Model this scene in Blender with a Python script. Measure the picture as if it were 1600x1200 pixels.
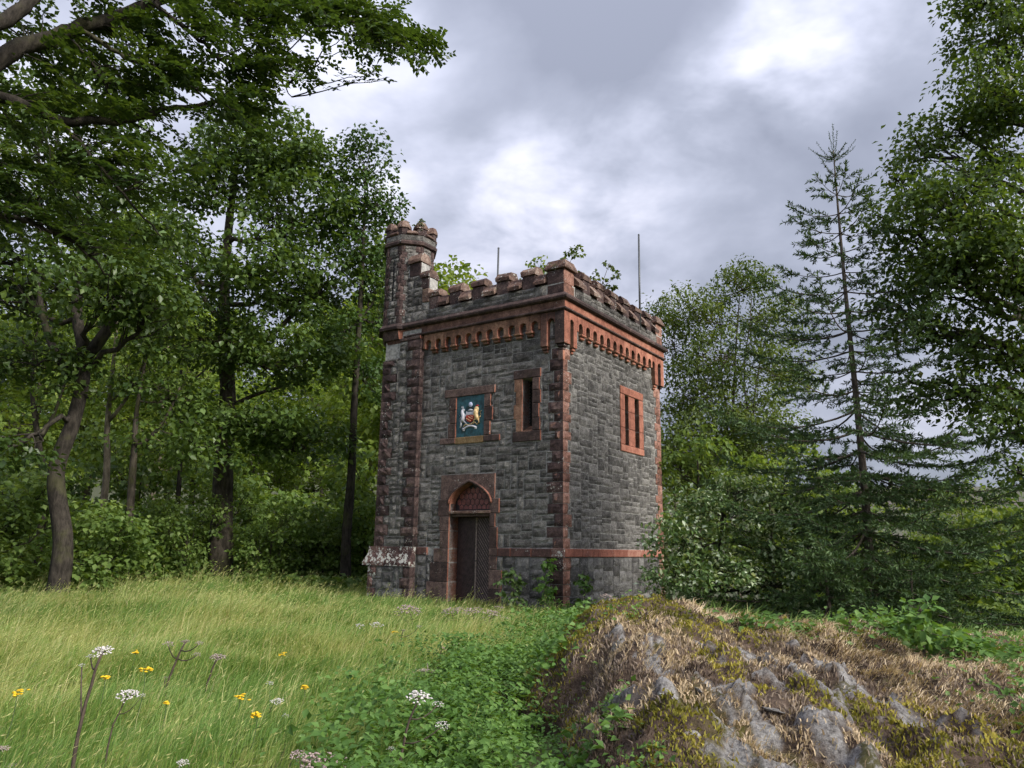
import bpy, bmesh, math, random
import numpy as np
from mathutils import Matrix, Vector
from mathutils import noise as mnoise

# ------------------------------------------------------------------ scene, camera, sky, sun, exposure
for o in list(bpy.data.objects):
    bpy.data.objects.remove(o)
S = bpy.context.scene
COL = S.collection
R = math.radians
S.render.engine = 'CYCLES'
S.cycles.use_denoising = True
S.cycles.use_adaptive_sampling = True
S.cycles.adaptive_threshold = 0.03
S.cycles.max_bounces = 4
S.cycles.diffuse_bounces = 2
S.cycles.glossy_bounces = 2
S.cycles.transmission_bounces = 3
S.cycles.transparent_max_bounces = 4
S.cycles.caustics_reflective = False
S.cycles.caustics_refractive = False
S.cycles.sample_clamp_indirect = 4.0

FPX, PITCH, ROLL, ZC = 1195.0, R(12.2), R(0.83), 1.3
_F = np.array([0, math.cos(PITCH), math.sin(PITCH)])
_R0 = np.array([1.0, 0, 0]); _U0 = np.cross(_R0, _F)
_RX = math.cos(ROLL) * _R0 + math.sin(ROLL) * _U0
_UX = math.cos(ROLL) * _U0 - math.sin(ROLL) * _R0
EYE = np.array([0, 0, ZC])

cam_d = bpy.data.cameras.new('camera')
cam_d.sensor_width = 36.0
cam_d.lens = 36.0 * FPX / 1600.0
cam_d.clip_start = 0.05
cam_d.clip_end = 9000
cam = bpy.data.objects.new('camera', cam_d)
COL.objects.link(cam)
cam.matrix_world = Matrix(((_RX[0], _UX[0], -_F[0], EYE[0]), (_RX[1], _UX[1], -_F[1], EYE[1]),
                           (_RX[2], _UX[2], -_F[2], EYE[2]), (0, 0, 0, 1)))
S.camera = cam


def ray(x, y):
    return _F + _RX * (x - 800) / FPX + _UX * (600 - y) / FPX


def at(x, y, D):
    r = ray(x, y)
    return EYE + r / r[1] * D


# sun: high thin light from the right, behind the camera, well softened by cloud
SUN_DIR = np.array([0.74, -0.60, 0.64]); SUN_DIR /= np.linalg.norm(SUN_DIR)
sun_d = bpy.data.lights.new('sun', 'SUN')
sun_d.energy = 1.5
sun_d.angle = R(22)
sun_d.color = (1.0, 0.95, 0.86)
sun = bpy.data.objects.new('sun', sun_d)
COL.objects.link(sun)
sun.rotation_euler = Vector(SUN_DIR).to_track_quat('Z', 'Y').to_euler()

S.view_settings.view_transform = 'Standard'
S.view_settings.look = 'None'
S.view_settings.gamma = 1.0
S.view_settings.use_curve_mapping = False
S.view_settings.exposure = 1.75


class NT:
    """small helper to write node trees"""
    def __init__(self, tree):
        self.t = tree; self.n = tree.nodes; self.l = tree.links

    def new(self, typ, **kw):
        nd = self.n.new(typ)
        for k, v in kw.items():
            setattr(nd, k, v)
        return nd

    def put(self, sock, v):
        if v is None:
            return
        if isinstance(v, bpy.types.NodeSocket):
            self.l.new(v, sock)
        elif isinstance(v, (tuple, list)) and len(v) == 3 and sock.type == 'RGBA':
            sock.default_value = (*v, 1)
        else:
            sock.default_value = v

    def math(self, op, a, b=None, c=None, clamp=False):
        nd = self.new('ShaderNodeMath', operation=op, use_clamp=clamp)
        self.put(nd.inputs[0], a); self.put(nd.inputs[1], b); self.put(nd.inputs[2], c)
        return nd.outputs[0]

    def vmath(self, op, a, b=None):
        nd = self.new('ShaderNodeVectorMath', operation=op)
        self.put(nd.inputs[0], a)
        if b is not None:
            self.put(nd.inputs[3] if op == 'SCALE' else nd.inputs[1], b)
        return nd.outputs['Value'] if op in ('DOT_PRODUCT', 'LENGTH') else nd.outputs[0]

    def mix(self, f, a, b, mode='MIX'):
        nd = self.new('ShaderNodeMix', data_type='RGBA', blend_type=mode, clamp_factor=True)
        self.put(nd.inputs[0], f); self.put(nd.inputs[6], a); self.put(nd.inputs[7], b)
        return nd.outputs[2]

    def noise(self, vec, scale, detail=4, rough=0.55, dist=0.0):
        nd = self.new('ShaderNodeTexNoise')
        self.put(nd.inputs['Vector'], vec)
        nd.inputs['Scale'].default_value = scale; nd.inputs['Detail'].default_value = detail
        nd.inputs['Roughness'].default_value = rough; nd.inputs['Distortion'].default_value = dist
        return nd.outputs[0]

    def voro(self, vec, scale, out='Distance'):
        nd = self.new('ShaderNodeTexVoronoi')
        self.put(nd.inputs['Vector'], vec); nd.inputs['Scale'].default_value = scale
        return nd.outputs[out]

    def rng(self, v, a, b, c=0.0, d=1.0, smooth=True):
        nd = self.new('ShaderNodeMapRange', interpolation_type='SMOOTHSTEP' if smooth else 'LINEAR')
        for i, q in enumerate((v, a, b, c, d)):
            self.put(nd.inputs[i], q)
        return nd.outputs[0]

    def ramp(self, v, stops):
        nd = self.new('ShaderNodeValToRGB'); e = nd.color_ramp.elements
        while len(e) < len(stops):
            e.new(0.5)
        for q, (p, c) in zip(e, stops):
            q.position = p; q.color = (*c, 1)
        self.put(nd.inputs[0], v)
        return nd.outputs[0]


# overcast sky: a Nishita sky seen through thin gaps in a layer of cloud, brighter towards the zenith
W = bpy.data.worlds.new('World'); S.world = W; W.use_nodes = True
W.node_tree.nodes.clear()
q = NT(W.node_tree)
sky = q.new('ShaderNodeTexSky', sky_type='NISHITA', sun_disc=False)
sky.sun_elevation = math.asin(SUN_DIR[2]); sky.sun_rotation = math.atan2(SUN_DIR[0], SUN_DIR[1])
gen = q.new('ShaderNodeTexCoord').outputs['Generated']
sep = q.new('ShaderNodeSeparateXYZ'); q.put(sep.inputs[0], gen)
up = q.math('MAXIMUM', sep.outputs[2], 0.0)
den = q.math('ADD', up, 0.30)
plane = q.vmath('SCALE', gen, q.math('DIVIDE', 1.0, den))
shift = q.vmath('ADD', plane, (4.3, 1.7, 0.35))
n1 = q.noise(shift, 1.35, 6, 0.52, 0.35)
n2 = q.noise(q.vmath('ADD', plane, (9.1, 3.3, 2.0)), 4.2, 5, 0.55, 0.2)
nn = q.math('ADD', q.math('MULTIPLY', n1, 0.98), q.math('MULTIPLY', n2, 0.34))
nn = q.math('MULTIPLY_ADD', nn, 1.2, -0.312)


def blob(x, y, rad, amp):
    d = ray(x, y); d = d / np.linalg.norm(d)
    c = q.vmath('DOT_PRODUCT', gen, tuple(float(v) for v in d))
    return q.rng(c, math.cos(R(rad)), 1.0, 0.0, amp)


for (x, y, rad, amp) in [(1330, 10, 8, .11), (1260, 70, 7, .11), (1190, 130, 7, .10), (1110, 180, 7, .09), (1020, 220, 7, .08), (900, 270, 8, .13), (820, 310, 7, .10), (700, 370, 8, .13), (950, 430, 9, .10), (520, 140, 10, .14),
                         (980, 110, 11, -.07), (760, 200, 8, -.03), (1130, 350, 9, -.05), (1480, 160, 13, -.06), (640, 290, 6, -.03)]:
    nn = q.math('ADD', nn, q.math('MULTIPLY', blob(x, y, rad, amp), q.math('MULTIPLY_ADD', n2, 3.2, -0.6)))
cloud = q.ramp(nn, [(0.30, (0.215, 0.232, 0.295)), (0.44, (0.29, 0.31, 0.385)), (0.56, (0.41, 0.43, 0.525)), (0.68, (0.56, 0.57, 0.67)), (0.86, (0.78, 0.78, 0.84))])
cie = q.math('MULTIPLY', q.math('ADD', 1.0, q.math('MULTIPLY', up, 2.0)), 1 / 1.78)
cie = q.math('MAXIMUM', cie, 0.78)
cloud = q.vmath('SCALE', cloud, cie)
cloud = q.vmath('SCALE', cloud, 0.47)
skyc = q.vmath('SCALE', sky.outputs[0], 0.07)
fin = q.mix(0.94, skyc, cloud)
bg = q.new('ShaderNodeBackground'); q.put(bg.inputs[0], fin); bg.inputs[1].default_value = 1.0
wo = q.new('ShaderNodeOutputWorld'); q.l.new(bg.outputs[0], wo.inputs[0])

# ------------------------------------------------------------------ helpers
rng = np.random.default_rng(7)


def unit(v):
    v = np.asarray(v, float)
    return v / np.maximum(np.linalg.norm(v, axis=-1, keepdims=True), 1e-9)


def link(name, me, mat=None, parent=None):
    o = bpy.data.objects.new(name, me); COL.objects.link(o)
    if mat is not None and me is not None:
        for m in (mat if isinstance(mat, (list, tuple)) else [mat]):
            me.materials.append(m)
    if parent is not None:
        o.parent = parent
    return o


def tag(o, label=None, cat=None, group=None, kind=None):
    for k, v in (('label', label), ('category', cat), ('group', group), ('kind', kind)):
        if v:
            o[k] = v
    return o


def empty(name, loc=(0, 0, 0), rz=0.0):
    o = bpy.data.objects.new(name, None); COL.objects.link(o)
    o.location = [float(v) for v in loc]; o.rotation_euler[2] = rz; o.empty_display_size = 0.2
    return o


def pymesh(name, V, F, smooth=False):
    me = bpy.data.meshes.new(name); me.from_pydata([tuple(map(float, v)) for v in V], [], [tuple(map(int, f)) for f in F])
    if smooth:
        me.polygons.foreach_set('use_smooth', [True] * len(me.polygons))
    me.update()
    return me


def np_mesh(name, V, tris=None, quads=None, tint=None, smooth=False):
    """fast mesh from numpy arrays; tint is one float per vertex"""
    me = bpy.data.meshes.new(name)
    V = np.ascontiguousarray(V, np.float32)
    me.vertices.add(len(V)); me.vertices.foreach_set('co', V.ravel())
    loops, starts, tot = [], [], 0
    for A, k in ((tris, 3), (quads, 4)):
        if A is not None and len(A):
            A = np.asarray(A, np.int32)
            loops.append(A.ravel()); starts.append(tot + np.arange(len(A), dtype=np.int32) * k); tot += A.size
    L = np.concatenate(loops); st = np.concatenate(starts)
    me.loops.add(len(L)); me.loops.foreach_set('vertex_index', L)
    me.polygons.add(len(st)); me.polygons.foreach_set('loop_start', st)
    if smooth:
        me.polygons.foreach_set('use_smooth', np.ones(len(st), bool))
    if tint is not None:
        at_ = me.attributes.new('tint', 'FLOAT', 'POINT')
        at_.data.foreach_set('value', np.ascontiguousarray(tint, np.float32))
    me.update(calc_edges=True)
    return me


class MB:
    """collects quads for tubes and solids that become one mesh"""
    def __init__(self):
        self.V, self.Q, self.T, self.n = [], [], [], 0

    def add(self, V, Q=(), T=()):
        V = np.asarray(V, float)
        self.V.append(V)
        if len(Q): self.Q.append(np.asarray(Q, int) + self.n)
        if len(T): self.T.append(np.asarray(T, int) + self.n)
        self.n += len(V)

    def tube(self, P, rad, sides=6, cap=True):
        P = np.asarray(P, float); k = len(P)
        rad = np.broadcast_to(np.asarray(rad, float), (k,))
        T = unit(np.gradient(P, axis=0))
        ref = np.array([0.0, 0, 1]) if abs(T[:, 2]).mean() < 0.9 else np.array([1.0, 0, 0])
        A = unit(np.cross(T, ref)); B = np.cross(T, A)
        th = np.arange(sides) * 2 * math.pi / sides
        V = P[:, None] + rad[:, None, None] * (np.cos(th)[None, :, None] * A[:, None] + np.sin(th)[None, :, None] * B[:, None])
        V = V.reshape(-1, 3)
        i = np.arange(k - 1)[:, None] * sides; j = np.arange(sides)[None]; jn = (j + 1) % sides
        Q = np.stack([i + j, i + jn, i + sides + jn, i + sides + j], -1).reshape(-1, 4)
        Tt = []
        if cap:
            e = (k - 1) * sides
            Tt = [(e, e + a, e + a + 1) for a in range(1, sides - 1)] + [(0, a + 1, a) for a in range(1, sides - 1)]
        self.add(V, Q, Tt)

    def ball(self, c, r, seg=8, rings=5, sq=(1, 1, 1), M=None):
        V = []
        for a in range(rings + 1):
            p = math.pi * a / rings
            for b in range(seg):
                t = 2 * math.pi * b / seg
                V.append((math.sin(p) * math.cos(t) * sq[0], math.sin(p) * math.sin(t) * sq[1], math.cos(p) * sq[2]))
        V = np.array(V) * r
        if M is not None:
            V = V @ np.asarray(M).T
        Q = [(a * seg + b, a * seg + (b + 1) % seg, (a + 1) * seg + (b + 1) % seg, (a + 1) * seg + b) for a in range(rings) for b in range(seg)]
        self.add(V + np.asarray(c, float), Q)

    def mesh(self, name, smooth=True, tint=None):
        V = np.concatenate(self.V)
        return np_mesh(name, V, np.concatenate(self.T) if self.T else None, np.concatenate(self.Q) if self.Q else None, tint, smooth)

    def build(self, name, mat, parent=None, smooth=True):
        return link(name, self.mesh(name, smooth), mat, parent)


def leaf_arrays(P, axis, nrm, size, wid=0.6, fold=0.12, tint=None):
    """kite shaped leaves folded on their midrib: 4 vertices, 2 triangles each"""
    n = len(P); axis = unit(axis); side = unit(np.cross(nrm, axis)); nn_ = np.cross(axis, side)
    size = np.broadcast_to(np.asarray(size, float), (n,))[:, None]
    b = P; t = P + axis * size - nn_ * size * 0.10
    m = P + axis * size * 0.45 + nn_ * size * fold
    l = m + side * size * wid * 0.5; r = m - side * size * wid * 0.5
    V = np.stack([b, r, t, l], 1).reshape(-1, 3)
    i = np.arange(n)[:, None] * 4
    T = np.concatenate([i + [[0, 1, 2]], i + [[0, 2, 3]]], 1).reshape(-1, 3)
    return V, T, np.repeat(tint if tint is not None else rng.random(n), 4)


def join_arrays(parts):
    V, T, C, n = [], [], [], 0
    for v, t, c in parts:
        V.append(v); T.append(t + n); C.append(c); n += len(v)
    return np.concatenate(V), np.concatenate(T), np.concatenate(C)


def smooth01(x):
    x = np.clip(x, 0, 1)
    return x * x * (3 - 2 * x)


# value noise on numpy arrays
_tab = np.random.default_rng(3).random((256, 256))


def vn(x, y):
    x = np.asarray(x, float); y = np.asarray(y, float)
    xi = np.floor(x).astype(int); yi = np.floor(y).astype(int)
    u = smooth01(x - xi); v = smooth01(y - yi)
    g = lambda a, b: _tab[a % 256, b % 256]
    return (g(xi, yi) * (1 - u) + g(xi + 1, yi) * u) * (1 - v) + (g(xi, yi + 1) * (1 - u) + g(xi + 1, yi + 1) * u) * v


def fbm(x, y, o=4):
    s, a, tot = 0, 1.0, 0
    for k in range(o):
        s = s + a * vn(np.asarray(x) * 2 ** k + 17.3 * k, np.asarray(y) * 2 ** k + 5.1 * k); tot += a; a *= 0.5
    return s / tot


# ------------------------------------------------------------------ materials
def new_mat(name):
    m = bpy.data.materials.new(name); m.use_nodes = True
    q = NT(m.node_tree); b = m.node_tree.nodes['Principled BSDF']
    return m, q, b


def plain(name, col, rough=0.7, var=0.25, scale=9.0, bump=0.004, metal=0.0):
    m, q, b = new_mat(name)
    pos = q.new('ShaderNodeNewGeometry').outputs['Position']
    n = q.noise(pos, scale, 6, 0.6)
    dark = tuple(c * (1 - var) for c in col); lite = tuple(min(1, c * (1 + var)) for c in col)
    q.put(b.inputs['Base Color'], q.mix(q.rng(n, .3, .7), dark, lite))
    b.inputs['Roughness'].default_value = rough; b.inputs['Metallic'].default_value = metal
    if bump:
        bp = q.new('ShaderNodeBump'); bp.inputs['Strength'].default_value = 0.8; bp.inputs['Distance'].default_value = bump
        q.put(bp.inputs['Height'], q.noise(pos, scale * 4, 6, 0.65)); q.put(b.inputs['Normal'], bp.outputs[0])
    return m


def stone(name, c_dark, c_mid, c_lite, bump=0.03, bscale=13.0, lichen=0.0, lscale=16.0, side=None, moss=0.0, stain=0.5):
    """quarried stone: per-block tint, grain, weather stains, lichen spots, rough relief"""
    m, q, b = new_mat(name)
    g = q.new('ShaderNodeNewGeometry'); pos = g.outputs['Position']
    oi = q.new('ShaderNodeObjectInfo').outputs['Random']
    r = q.math('FRACT', q.math('ADD', oi, q.math('MULTIPLY', g.outputs['Random Per Island'], 3.7)))
    big = q.noise(pos, 1.1, 5, 0.6)
    gr = q.noise(pos, 38, 5, 0.75)
    mid = q.noise(pos, 6.5, 6, 0.72)
    v = q.math('ADD', q.math('MULTIPLY', gr, 0.50), q.math('ADD', q.math('MULTIPLY', mid, 0.62), q.math('MULTIPLY', r, 0.15)))
    v = q.math('MULTIPLY_ADD', v, 1.7, -0.58)
    col = q.ramp(v, [(0.30, c_dark), (0.53, c_mid), (0.76, c_lite)])
    if side is not None:   # right-hand faces: fresher orange stone, with some sunlight painted into the colour
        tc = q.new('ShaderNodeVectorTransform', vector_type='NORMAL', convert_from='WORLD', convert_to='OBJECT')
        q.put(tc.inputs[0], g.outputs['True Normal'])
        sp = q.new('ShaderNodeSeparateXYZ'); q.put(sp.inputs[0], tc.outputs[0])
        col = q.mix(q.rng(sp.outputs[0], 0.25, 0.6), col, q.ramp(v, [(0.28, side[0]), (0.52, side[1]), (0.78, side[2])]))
    if stain:
        st = q.math('MULTIPLY', q.rng(big, 0.52, 0.72), stain)
        col = q.mix(st, col, q.vmath('MULTIPLY', col, (0.5, 0.48, 0.48)))
    if moss:
        ms = q.math('MULTIPLY', q.rng(q.noise(pos, 3.1, 6, .7), 0.60, 0.70), moss)
        col = q.mix(ms, col, (0.10, 0.10, 0.028))
    if lichen:
        w = pos
        d1 = q.voro(w, lscale); d2 = q.voro(q.vmath('ADD', w, (3.3, 1.1, 7.7)), lscale * 2.3)
        area = q.noise(pos, 2.6, 4, 0.6)
        th = q.rng(area, 0.52 - 0.22 * lichen, 0.74 - 0.18 * lichen, 0.0, 0.20 + 0.25 * lichen)
        edge = q.math('ADD', d1, q.math('MULTIPLY', q.math('SUBTRACT', gr, 0.5), 0.25))
        s1 = q.math('LESS_THAN', edge, th)
        s2 = q.math('LESS_THAN', d2, q.math('MULTIPLY', th, 0.8))
        sp_ = q.math('MULTIPLY', q.math('MAXIMUM', s1, s2), min(1.0, 0.55 + lichen * 0.5))
        col = q.mix(sp_, col, q.mix(gr, (0.42, 0.42, 0.38), (0.66, 0.65, 0.60)))
    q.put(b.inputs['Base Color'], col)
    b.inputs['Roughness'].default_value = 0.9; b.inputs['Specular IOR Level'].default_value = 0.25
    h = q.noise(pos, bscale, 8, 0.74)
    bp = q.new('ShaderNodeBump'); bp.inputs['Strength'].default_value = 1.0; bp.inputs['Distance'].default_value = bump
    q.put(bp.inputs['Height'], h); q.put(b.inputs['Normal'], bp.outputs[0])
    return m


def leafy(name, stops, trans=0.30, rough=0.5, spec=0.35, gain=1.35):
    m, q, b = new_mat(name)
    t = q.new('ShaderNodeAttribute', attribute_name='tint').outputs['Fac']
    col = q.vmath('SCALE', q.ramp(t, stops), gain)
    oi = q.new('ShaderNodeObjectInfo').outputs['Random']
    col = q.mix(0.35, col, q.vmath('SCALE', col, q.math('ADD', 0.55, q.math('MULTIPLY', oi, 0.9))))
    q.put(b.inputs['Base Color'], col); b.inputs['Roughness'].default_value = rough; b.inputs['Specular IOR Level'].default_value = spec
    tr = q.new('ShaderNodeBsdfTranslucent'); q.put(tr.inputs[0], q.vmath('MULTIPLY', col, (1.65, 1.5, 0.6)))
    mx = q.new('ShaderNodeMixShader'); mx.inputs[0].default_value = trans
    q.l.new(b.outputs[0], mx.inputs[1]); q.l.new(tr.outputs[0], mx.inputs[2])
    q.l.new(mx.outputs[0], q.n['Material Output'].inputs[0])
    return m


def bark(name, dark, lite, scale=9, moss=0.3):
    m, q, b = new_mat(name)
    pos = q.new('ShaderNodeNewGeometry').outputs['Position']
    sq_ = q.vmath('MULTIPLY', pos, (1, 1, 0.35))
    n = q.noise(sq_, scale, 8, 0.7)
    col = q.mix(q.rng(n, .35, .65), dark, lite)
    col = q.mix(q.math('MULTIPLY', q.rng(q.noise(pos, 1.7, 5, .65), .5, .66), moss), col, (0.07, 0.075, 0.025))
    q.put(b.inputs['Base Color'], col); b.inputs['Roughness'].default_value = 0.92; b.inputs['Specular IOR Level'].default_value = 0.2
    bp = q.new('ShaderNodeBump'); bp.inputs['Strength'].default_value = 1; bp.inputs['Distance'].default_value = 0.04
    q.put(bp.inputs['Height'], n); q.put(b.inputs['Normal'], bp.outputs[0])
    return m


M = {}
M['grey'] = stone('grey_rubble_stone', (0.080, 0.075, 0.071), (0.200, 0.188, 0.175), (0.40, 0.38, 0.35), bump=0.075, bscale=17, lichen=0.12, lscale=20, moss=0.15, stain=0.6)
M['grey_base'] = stone('grey_plinth_stone', (0.072, 0.069, 0.068), (0.170, 0.163, 0.157), (0.32, 0.31, 0.295), bump=0.05, lichen=0.14, lscale=18, moss=0.35)
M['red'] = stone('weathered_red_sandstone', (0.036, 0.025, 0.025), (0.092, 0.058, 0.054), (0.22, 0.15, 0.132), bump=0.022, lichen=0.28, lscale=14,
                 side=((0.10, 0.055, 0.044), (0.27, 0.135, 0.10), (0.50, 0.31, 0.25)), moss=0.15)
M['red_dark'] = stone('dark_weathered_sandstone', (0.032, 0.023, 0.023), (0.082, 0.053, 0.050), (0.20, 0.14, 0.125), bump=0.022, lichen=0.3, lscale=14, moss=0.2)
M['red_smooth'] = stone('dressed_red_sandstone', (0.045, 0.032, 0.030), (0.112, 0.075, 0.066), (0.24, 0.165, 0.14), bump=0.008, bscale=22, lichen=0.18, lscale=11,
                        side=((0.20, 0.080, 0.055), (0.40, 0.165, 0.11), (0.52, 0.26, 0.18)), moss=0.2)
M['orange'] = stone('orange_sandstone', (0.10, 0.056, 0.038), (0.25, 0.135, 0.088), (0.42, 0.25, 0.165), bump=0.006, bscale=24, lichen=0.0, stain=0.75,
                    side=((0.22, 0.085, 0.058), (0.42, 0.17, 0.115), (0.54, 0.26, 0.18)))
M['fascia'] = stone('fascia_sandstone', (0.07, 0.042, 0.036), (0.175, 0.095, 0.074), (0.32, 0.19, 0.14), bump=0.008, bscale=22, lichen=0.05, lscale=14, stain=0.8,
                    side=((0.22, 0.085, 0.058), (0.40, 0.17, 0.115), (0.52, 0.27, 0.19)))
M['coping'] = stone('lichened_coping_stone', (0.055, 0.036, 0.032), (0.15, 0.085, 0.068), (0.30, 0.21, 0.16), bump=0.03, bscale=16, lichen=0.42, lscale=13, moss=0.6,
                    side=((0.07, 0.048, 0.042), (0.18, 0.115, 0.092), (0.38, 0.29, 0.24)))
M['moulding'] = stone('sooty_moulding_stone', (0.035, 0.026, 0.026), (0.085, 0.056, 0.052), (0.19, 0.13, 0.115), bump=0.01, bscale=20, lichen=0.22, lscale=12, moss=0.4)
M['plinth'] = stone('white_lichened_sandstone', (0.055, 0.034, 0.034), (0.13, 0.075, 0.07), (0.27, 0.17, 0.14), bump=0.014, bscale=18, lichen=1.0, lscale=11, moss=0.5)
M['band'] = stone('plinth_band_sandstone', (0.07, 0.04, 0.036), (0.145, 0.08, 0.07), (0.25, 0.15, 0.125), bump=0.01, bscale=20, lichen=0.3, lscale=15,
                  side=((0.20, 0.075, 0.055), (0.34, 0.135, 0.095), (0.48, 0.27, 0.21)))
M['sill'] = stone('ochre_sill_stone', (0.10, 0.065, 0.03), (0.24, 0.155, 0.075), (0.38, 0.28, 0.16), bump=0.006, bscale=24, stain=0.6)
M['mortar'] = plain('lime_mortar', (0.36, 0.35, 0.33), 0.95, 0.4, 14, 0.006)
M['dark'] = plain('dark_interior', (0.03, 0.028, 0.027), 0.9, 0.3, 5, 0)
M['door'] = plain('dark_door_wood', (0.040, 0.024, 0.024), 0.55, 0.55, 12, 0.004)
M['door_edge'] = plain('worn_door_wood', (0.24, 0.185, 0.16), 0.7, 0.5, 20, 0.003)
M['iron'] = plain('rusty_iron', (0.045, 0.036, 0.034), 0.6, 0.4, 30, 0.002, 0.3)
M['pane'] = plain('red_painted_pane', (0.21, 0.070, 0.058), 0.45, 0.45, 9, 0.002)
M['teal'] = plain('teal_painted_panel', (0.024, 0.092, 0.112), 0.5, 0.55, 9, 0.002)
M['silver'] = plain('silver_white_paint', (0.62, 0.62, 0.68), 0.4, 0.12, 40, 0)
M['globe'] = plain('pale_blue_paint', (0.55, 0.60, 0.80), 0.4, 0.12, 30, 0)
M['gold'] = plain('gold_paint', (0.78, 0.56, 0.28), 0.4, 0.2, 40, 0)
M['crimson'] = plain('red_paint', (0.58, 0.040, 0.030), 0.4, 0.12, 30, 0)
M['black'] = plain('black_paint', (0.02, 0.02, 0.022), 0.5, 0.2, 30, 0)
M['pole'] = plain('grey_metal_pole', (0.10, 0.105, 0.11), 0.5, 0.2, 30, 0, 0.4)
M['bark'] = bark('sycamore_bark', (0.030, 0.025, 0.020), (0.105, 0.088, 0.070), 9, 0.55)
M['bark_pale'] = bark('pale_bark', (0.10, 0.085, 0.065), (0.26, 0.22, 0.17), 7, 0.45)
M['bark_dark'] = bark('dark_bark', (0.020, 0.017, 0.014), (0.065, 0.055, 0.045), 10, 0.4)
M['bark_spruce'] = bark('spruce_bark', (0.050, 0.040, 0.033), (0.15, 0.125, 0.105), 18, 0.2)
M['twig'] = bark('grey_twig', (0.06, 0.05, 0.042), (0.16, 0.135, 0.11), 20, 0.1)
G = lambda *a: [(p, c) for p, c in a]
M['syc'] = leafy('sycamore_leaves', G((0, (0.024, 0.048, 0.012)), (.45, (0.050, 0.086, 0.019)), (.8, (0.085, 0.130, 0.028)), (.95, (0.13, 0.20, 0.075)), (1, (0.20, 0.24, 0.05))), 0.32, 0.42, 0.45, 1.55)
M['syc2'] = leafy('slender_sycamore_leaves', G((0, (0.024, 0.052, 0.013)), (.5, (0.050, 0.094, 0.022)), (1, (0.10, 0.16, 0.042))), 0.30, 0.42, 0.45, 1.5)
M['beech'] = leafy('beech_leaves', G((0, (0.024, 0.048, 0.012)), (.5, (0.050, 0.088, 0.020)), (.9, (0.095, 0.14, 0.030)), (1, (0.17, 0.15, 0.04))), 0.36, 0.42, 0.4, 1.3)
M['wood'] = leafy('woodland_leaves', G((0, (0.046, 0.080, 0.016)), (.5, (0.100, 0.145, 0.028)), (1, (0.185, 0.225, 0.050))), 0.45, 0.5, 0.3, 1.8)
M['shrub'] = leafy('understory_leaves', G((0, (0.040, 0.074, 0.018)), (.5, (0.085, 0.132, 0.032)), (1, (0.165, 0.215, 0.070))), 0.42, 0.5, 0.3, 1.7)
M['right_beech'] = leafy('right_beech_leaves', G((0, (0.030, 0.052, 0.013)), (.5, (0.060, 0.100, 0.022)), (.88, (0.105, 0.155, 0.032)), (1, (0.19, 0.15, 0.05))), 0.38, 0.45, 0.4, 1.5)
M['feather'] = leafy('feathery_tree_leaves', G((0, (0.038, 0.062, 0.017)), (.5, (0.080, 0.118, 0.028)), (1, (0.16, 0.195, 0.055))), 0.34, 0.5, 0.3)
M['willow'] = leafy('pale_willow_leaves', G((0, (0.045, 0.085, 0.026)), (.5, (0.095, 0.155, 0.045)), (.75, (0.155, 0.225, 0.080)), (.86, (0.32, 0.38, 0.24)), (1, (0.48, 0.54, 0.40))), 0.25, 0.5, 0.35)
M['spruce'] = leafy('spruce_needles', G((0, (0.016, 0.034, 0.014)), (.5, (0.036, 0.064, 0.024)), (.85, (0.060, 0.098, 0.034)), (1, (0.095, 0.14, 0.045))), 0.15, 0.55, 0.3, 2.1)
M['grass'] = leafy('meadow_grass', G((0, (0.075, 0.150, 0.030)), (.45, (0.125, 0.215, 0.050)), (.72, (0.20, 0.27, 0.075)), (.86, (0.36, 0.36, 0.15)), (1, (0.50, 0.43, 0.25))), 0.34, 0.5, 0.3)
M['bramble'] = leafy('ground_cover_leaves', G((0, (0.045, 0.100, 0.022)), (.5, (0.085, 0.165, 0.036)), (.9, (0.14, 0.235, 0.060)), (1, (0.22, 0.27, 0.09))), 0.32, 0.5, 0.3)
M['straw'] = leafy('dead_grass_blades', G((0, (0.21, 0.150, 0.088)), (.5, (0.38, 0.295, 0.185)), (1, (0.60, 0.50, 0.36))), 0.15, 0.7, 0.2, 1.5)
M['heather'] = leafy('heather_twigs', G((0, (0.050, 0.034, 0.026)), (.35, (0.120, 0.088, 0.066)), (.6, (0.185, 0.150, 0.122)), (.82, (0.24, 0.175, 0.105)), (1, (0.38, 0.30, 0.20))), 0.1, 0.8, 0.2, 1.75)
M['moss'] = leafy('moss_shoots', G((0, (0.075, 0.075, 0.012)), (.5, (0.165, 0.155, 0.026)), (1, (0.30, 0.255, 0.050))), 0.2, 0.8, 0.2)
M['umbel'] = plain('white_umbel', (0.66, 0.62, 0.60), 0.8, 0.2, 60, 0)
M['umbel_pink'] = plain('faded_pink_umbel', (0.40, 0.31, 0.29), 0.85, 0.3, 60, 0)
M['ragwort'] = plain('yellow_ragwort', (0.78, 0.50, 0.015), 0.7, 0.2, 60, 0)
M['stem'] = plain('purple_brown_stem', (0.075, 0.052, 0.040), 0.75, 0.4, 30, 0)
M['stem_green'] = plain('green_stem', (0.075, 0.12, 0.035), 0.75, 0.3, 30, 0)
M['rock'] = stone('pale_outcrop_rock', (0.10, 0.092, 0.088), (0.33, 0.315, 0.30), (0.58, 0.56, 0.54), bump=0.05, bscale=15, moss=0.45, stain=0.6)
M['driftwood'] = bark('bleached_wood', (0.18, 0.16, 0.13), (0.38, 0.34, 0.29), 25, 0.0)

# ------------------------------------------------------------------ ground, mound, far hills


def mound_left(y):
    return -0.12 + 0.10 * (y - 5.0)


CREST = 7.5


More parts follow.
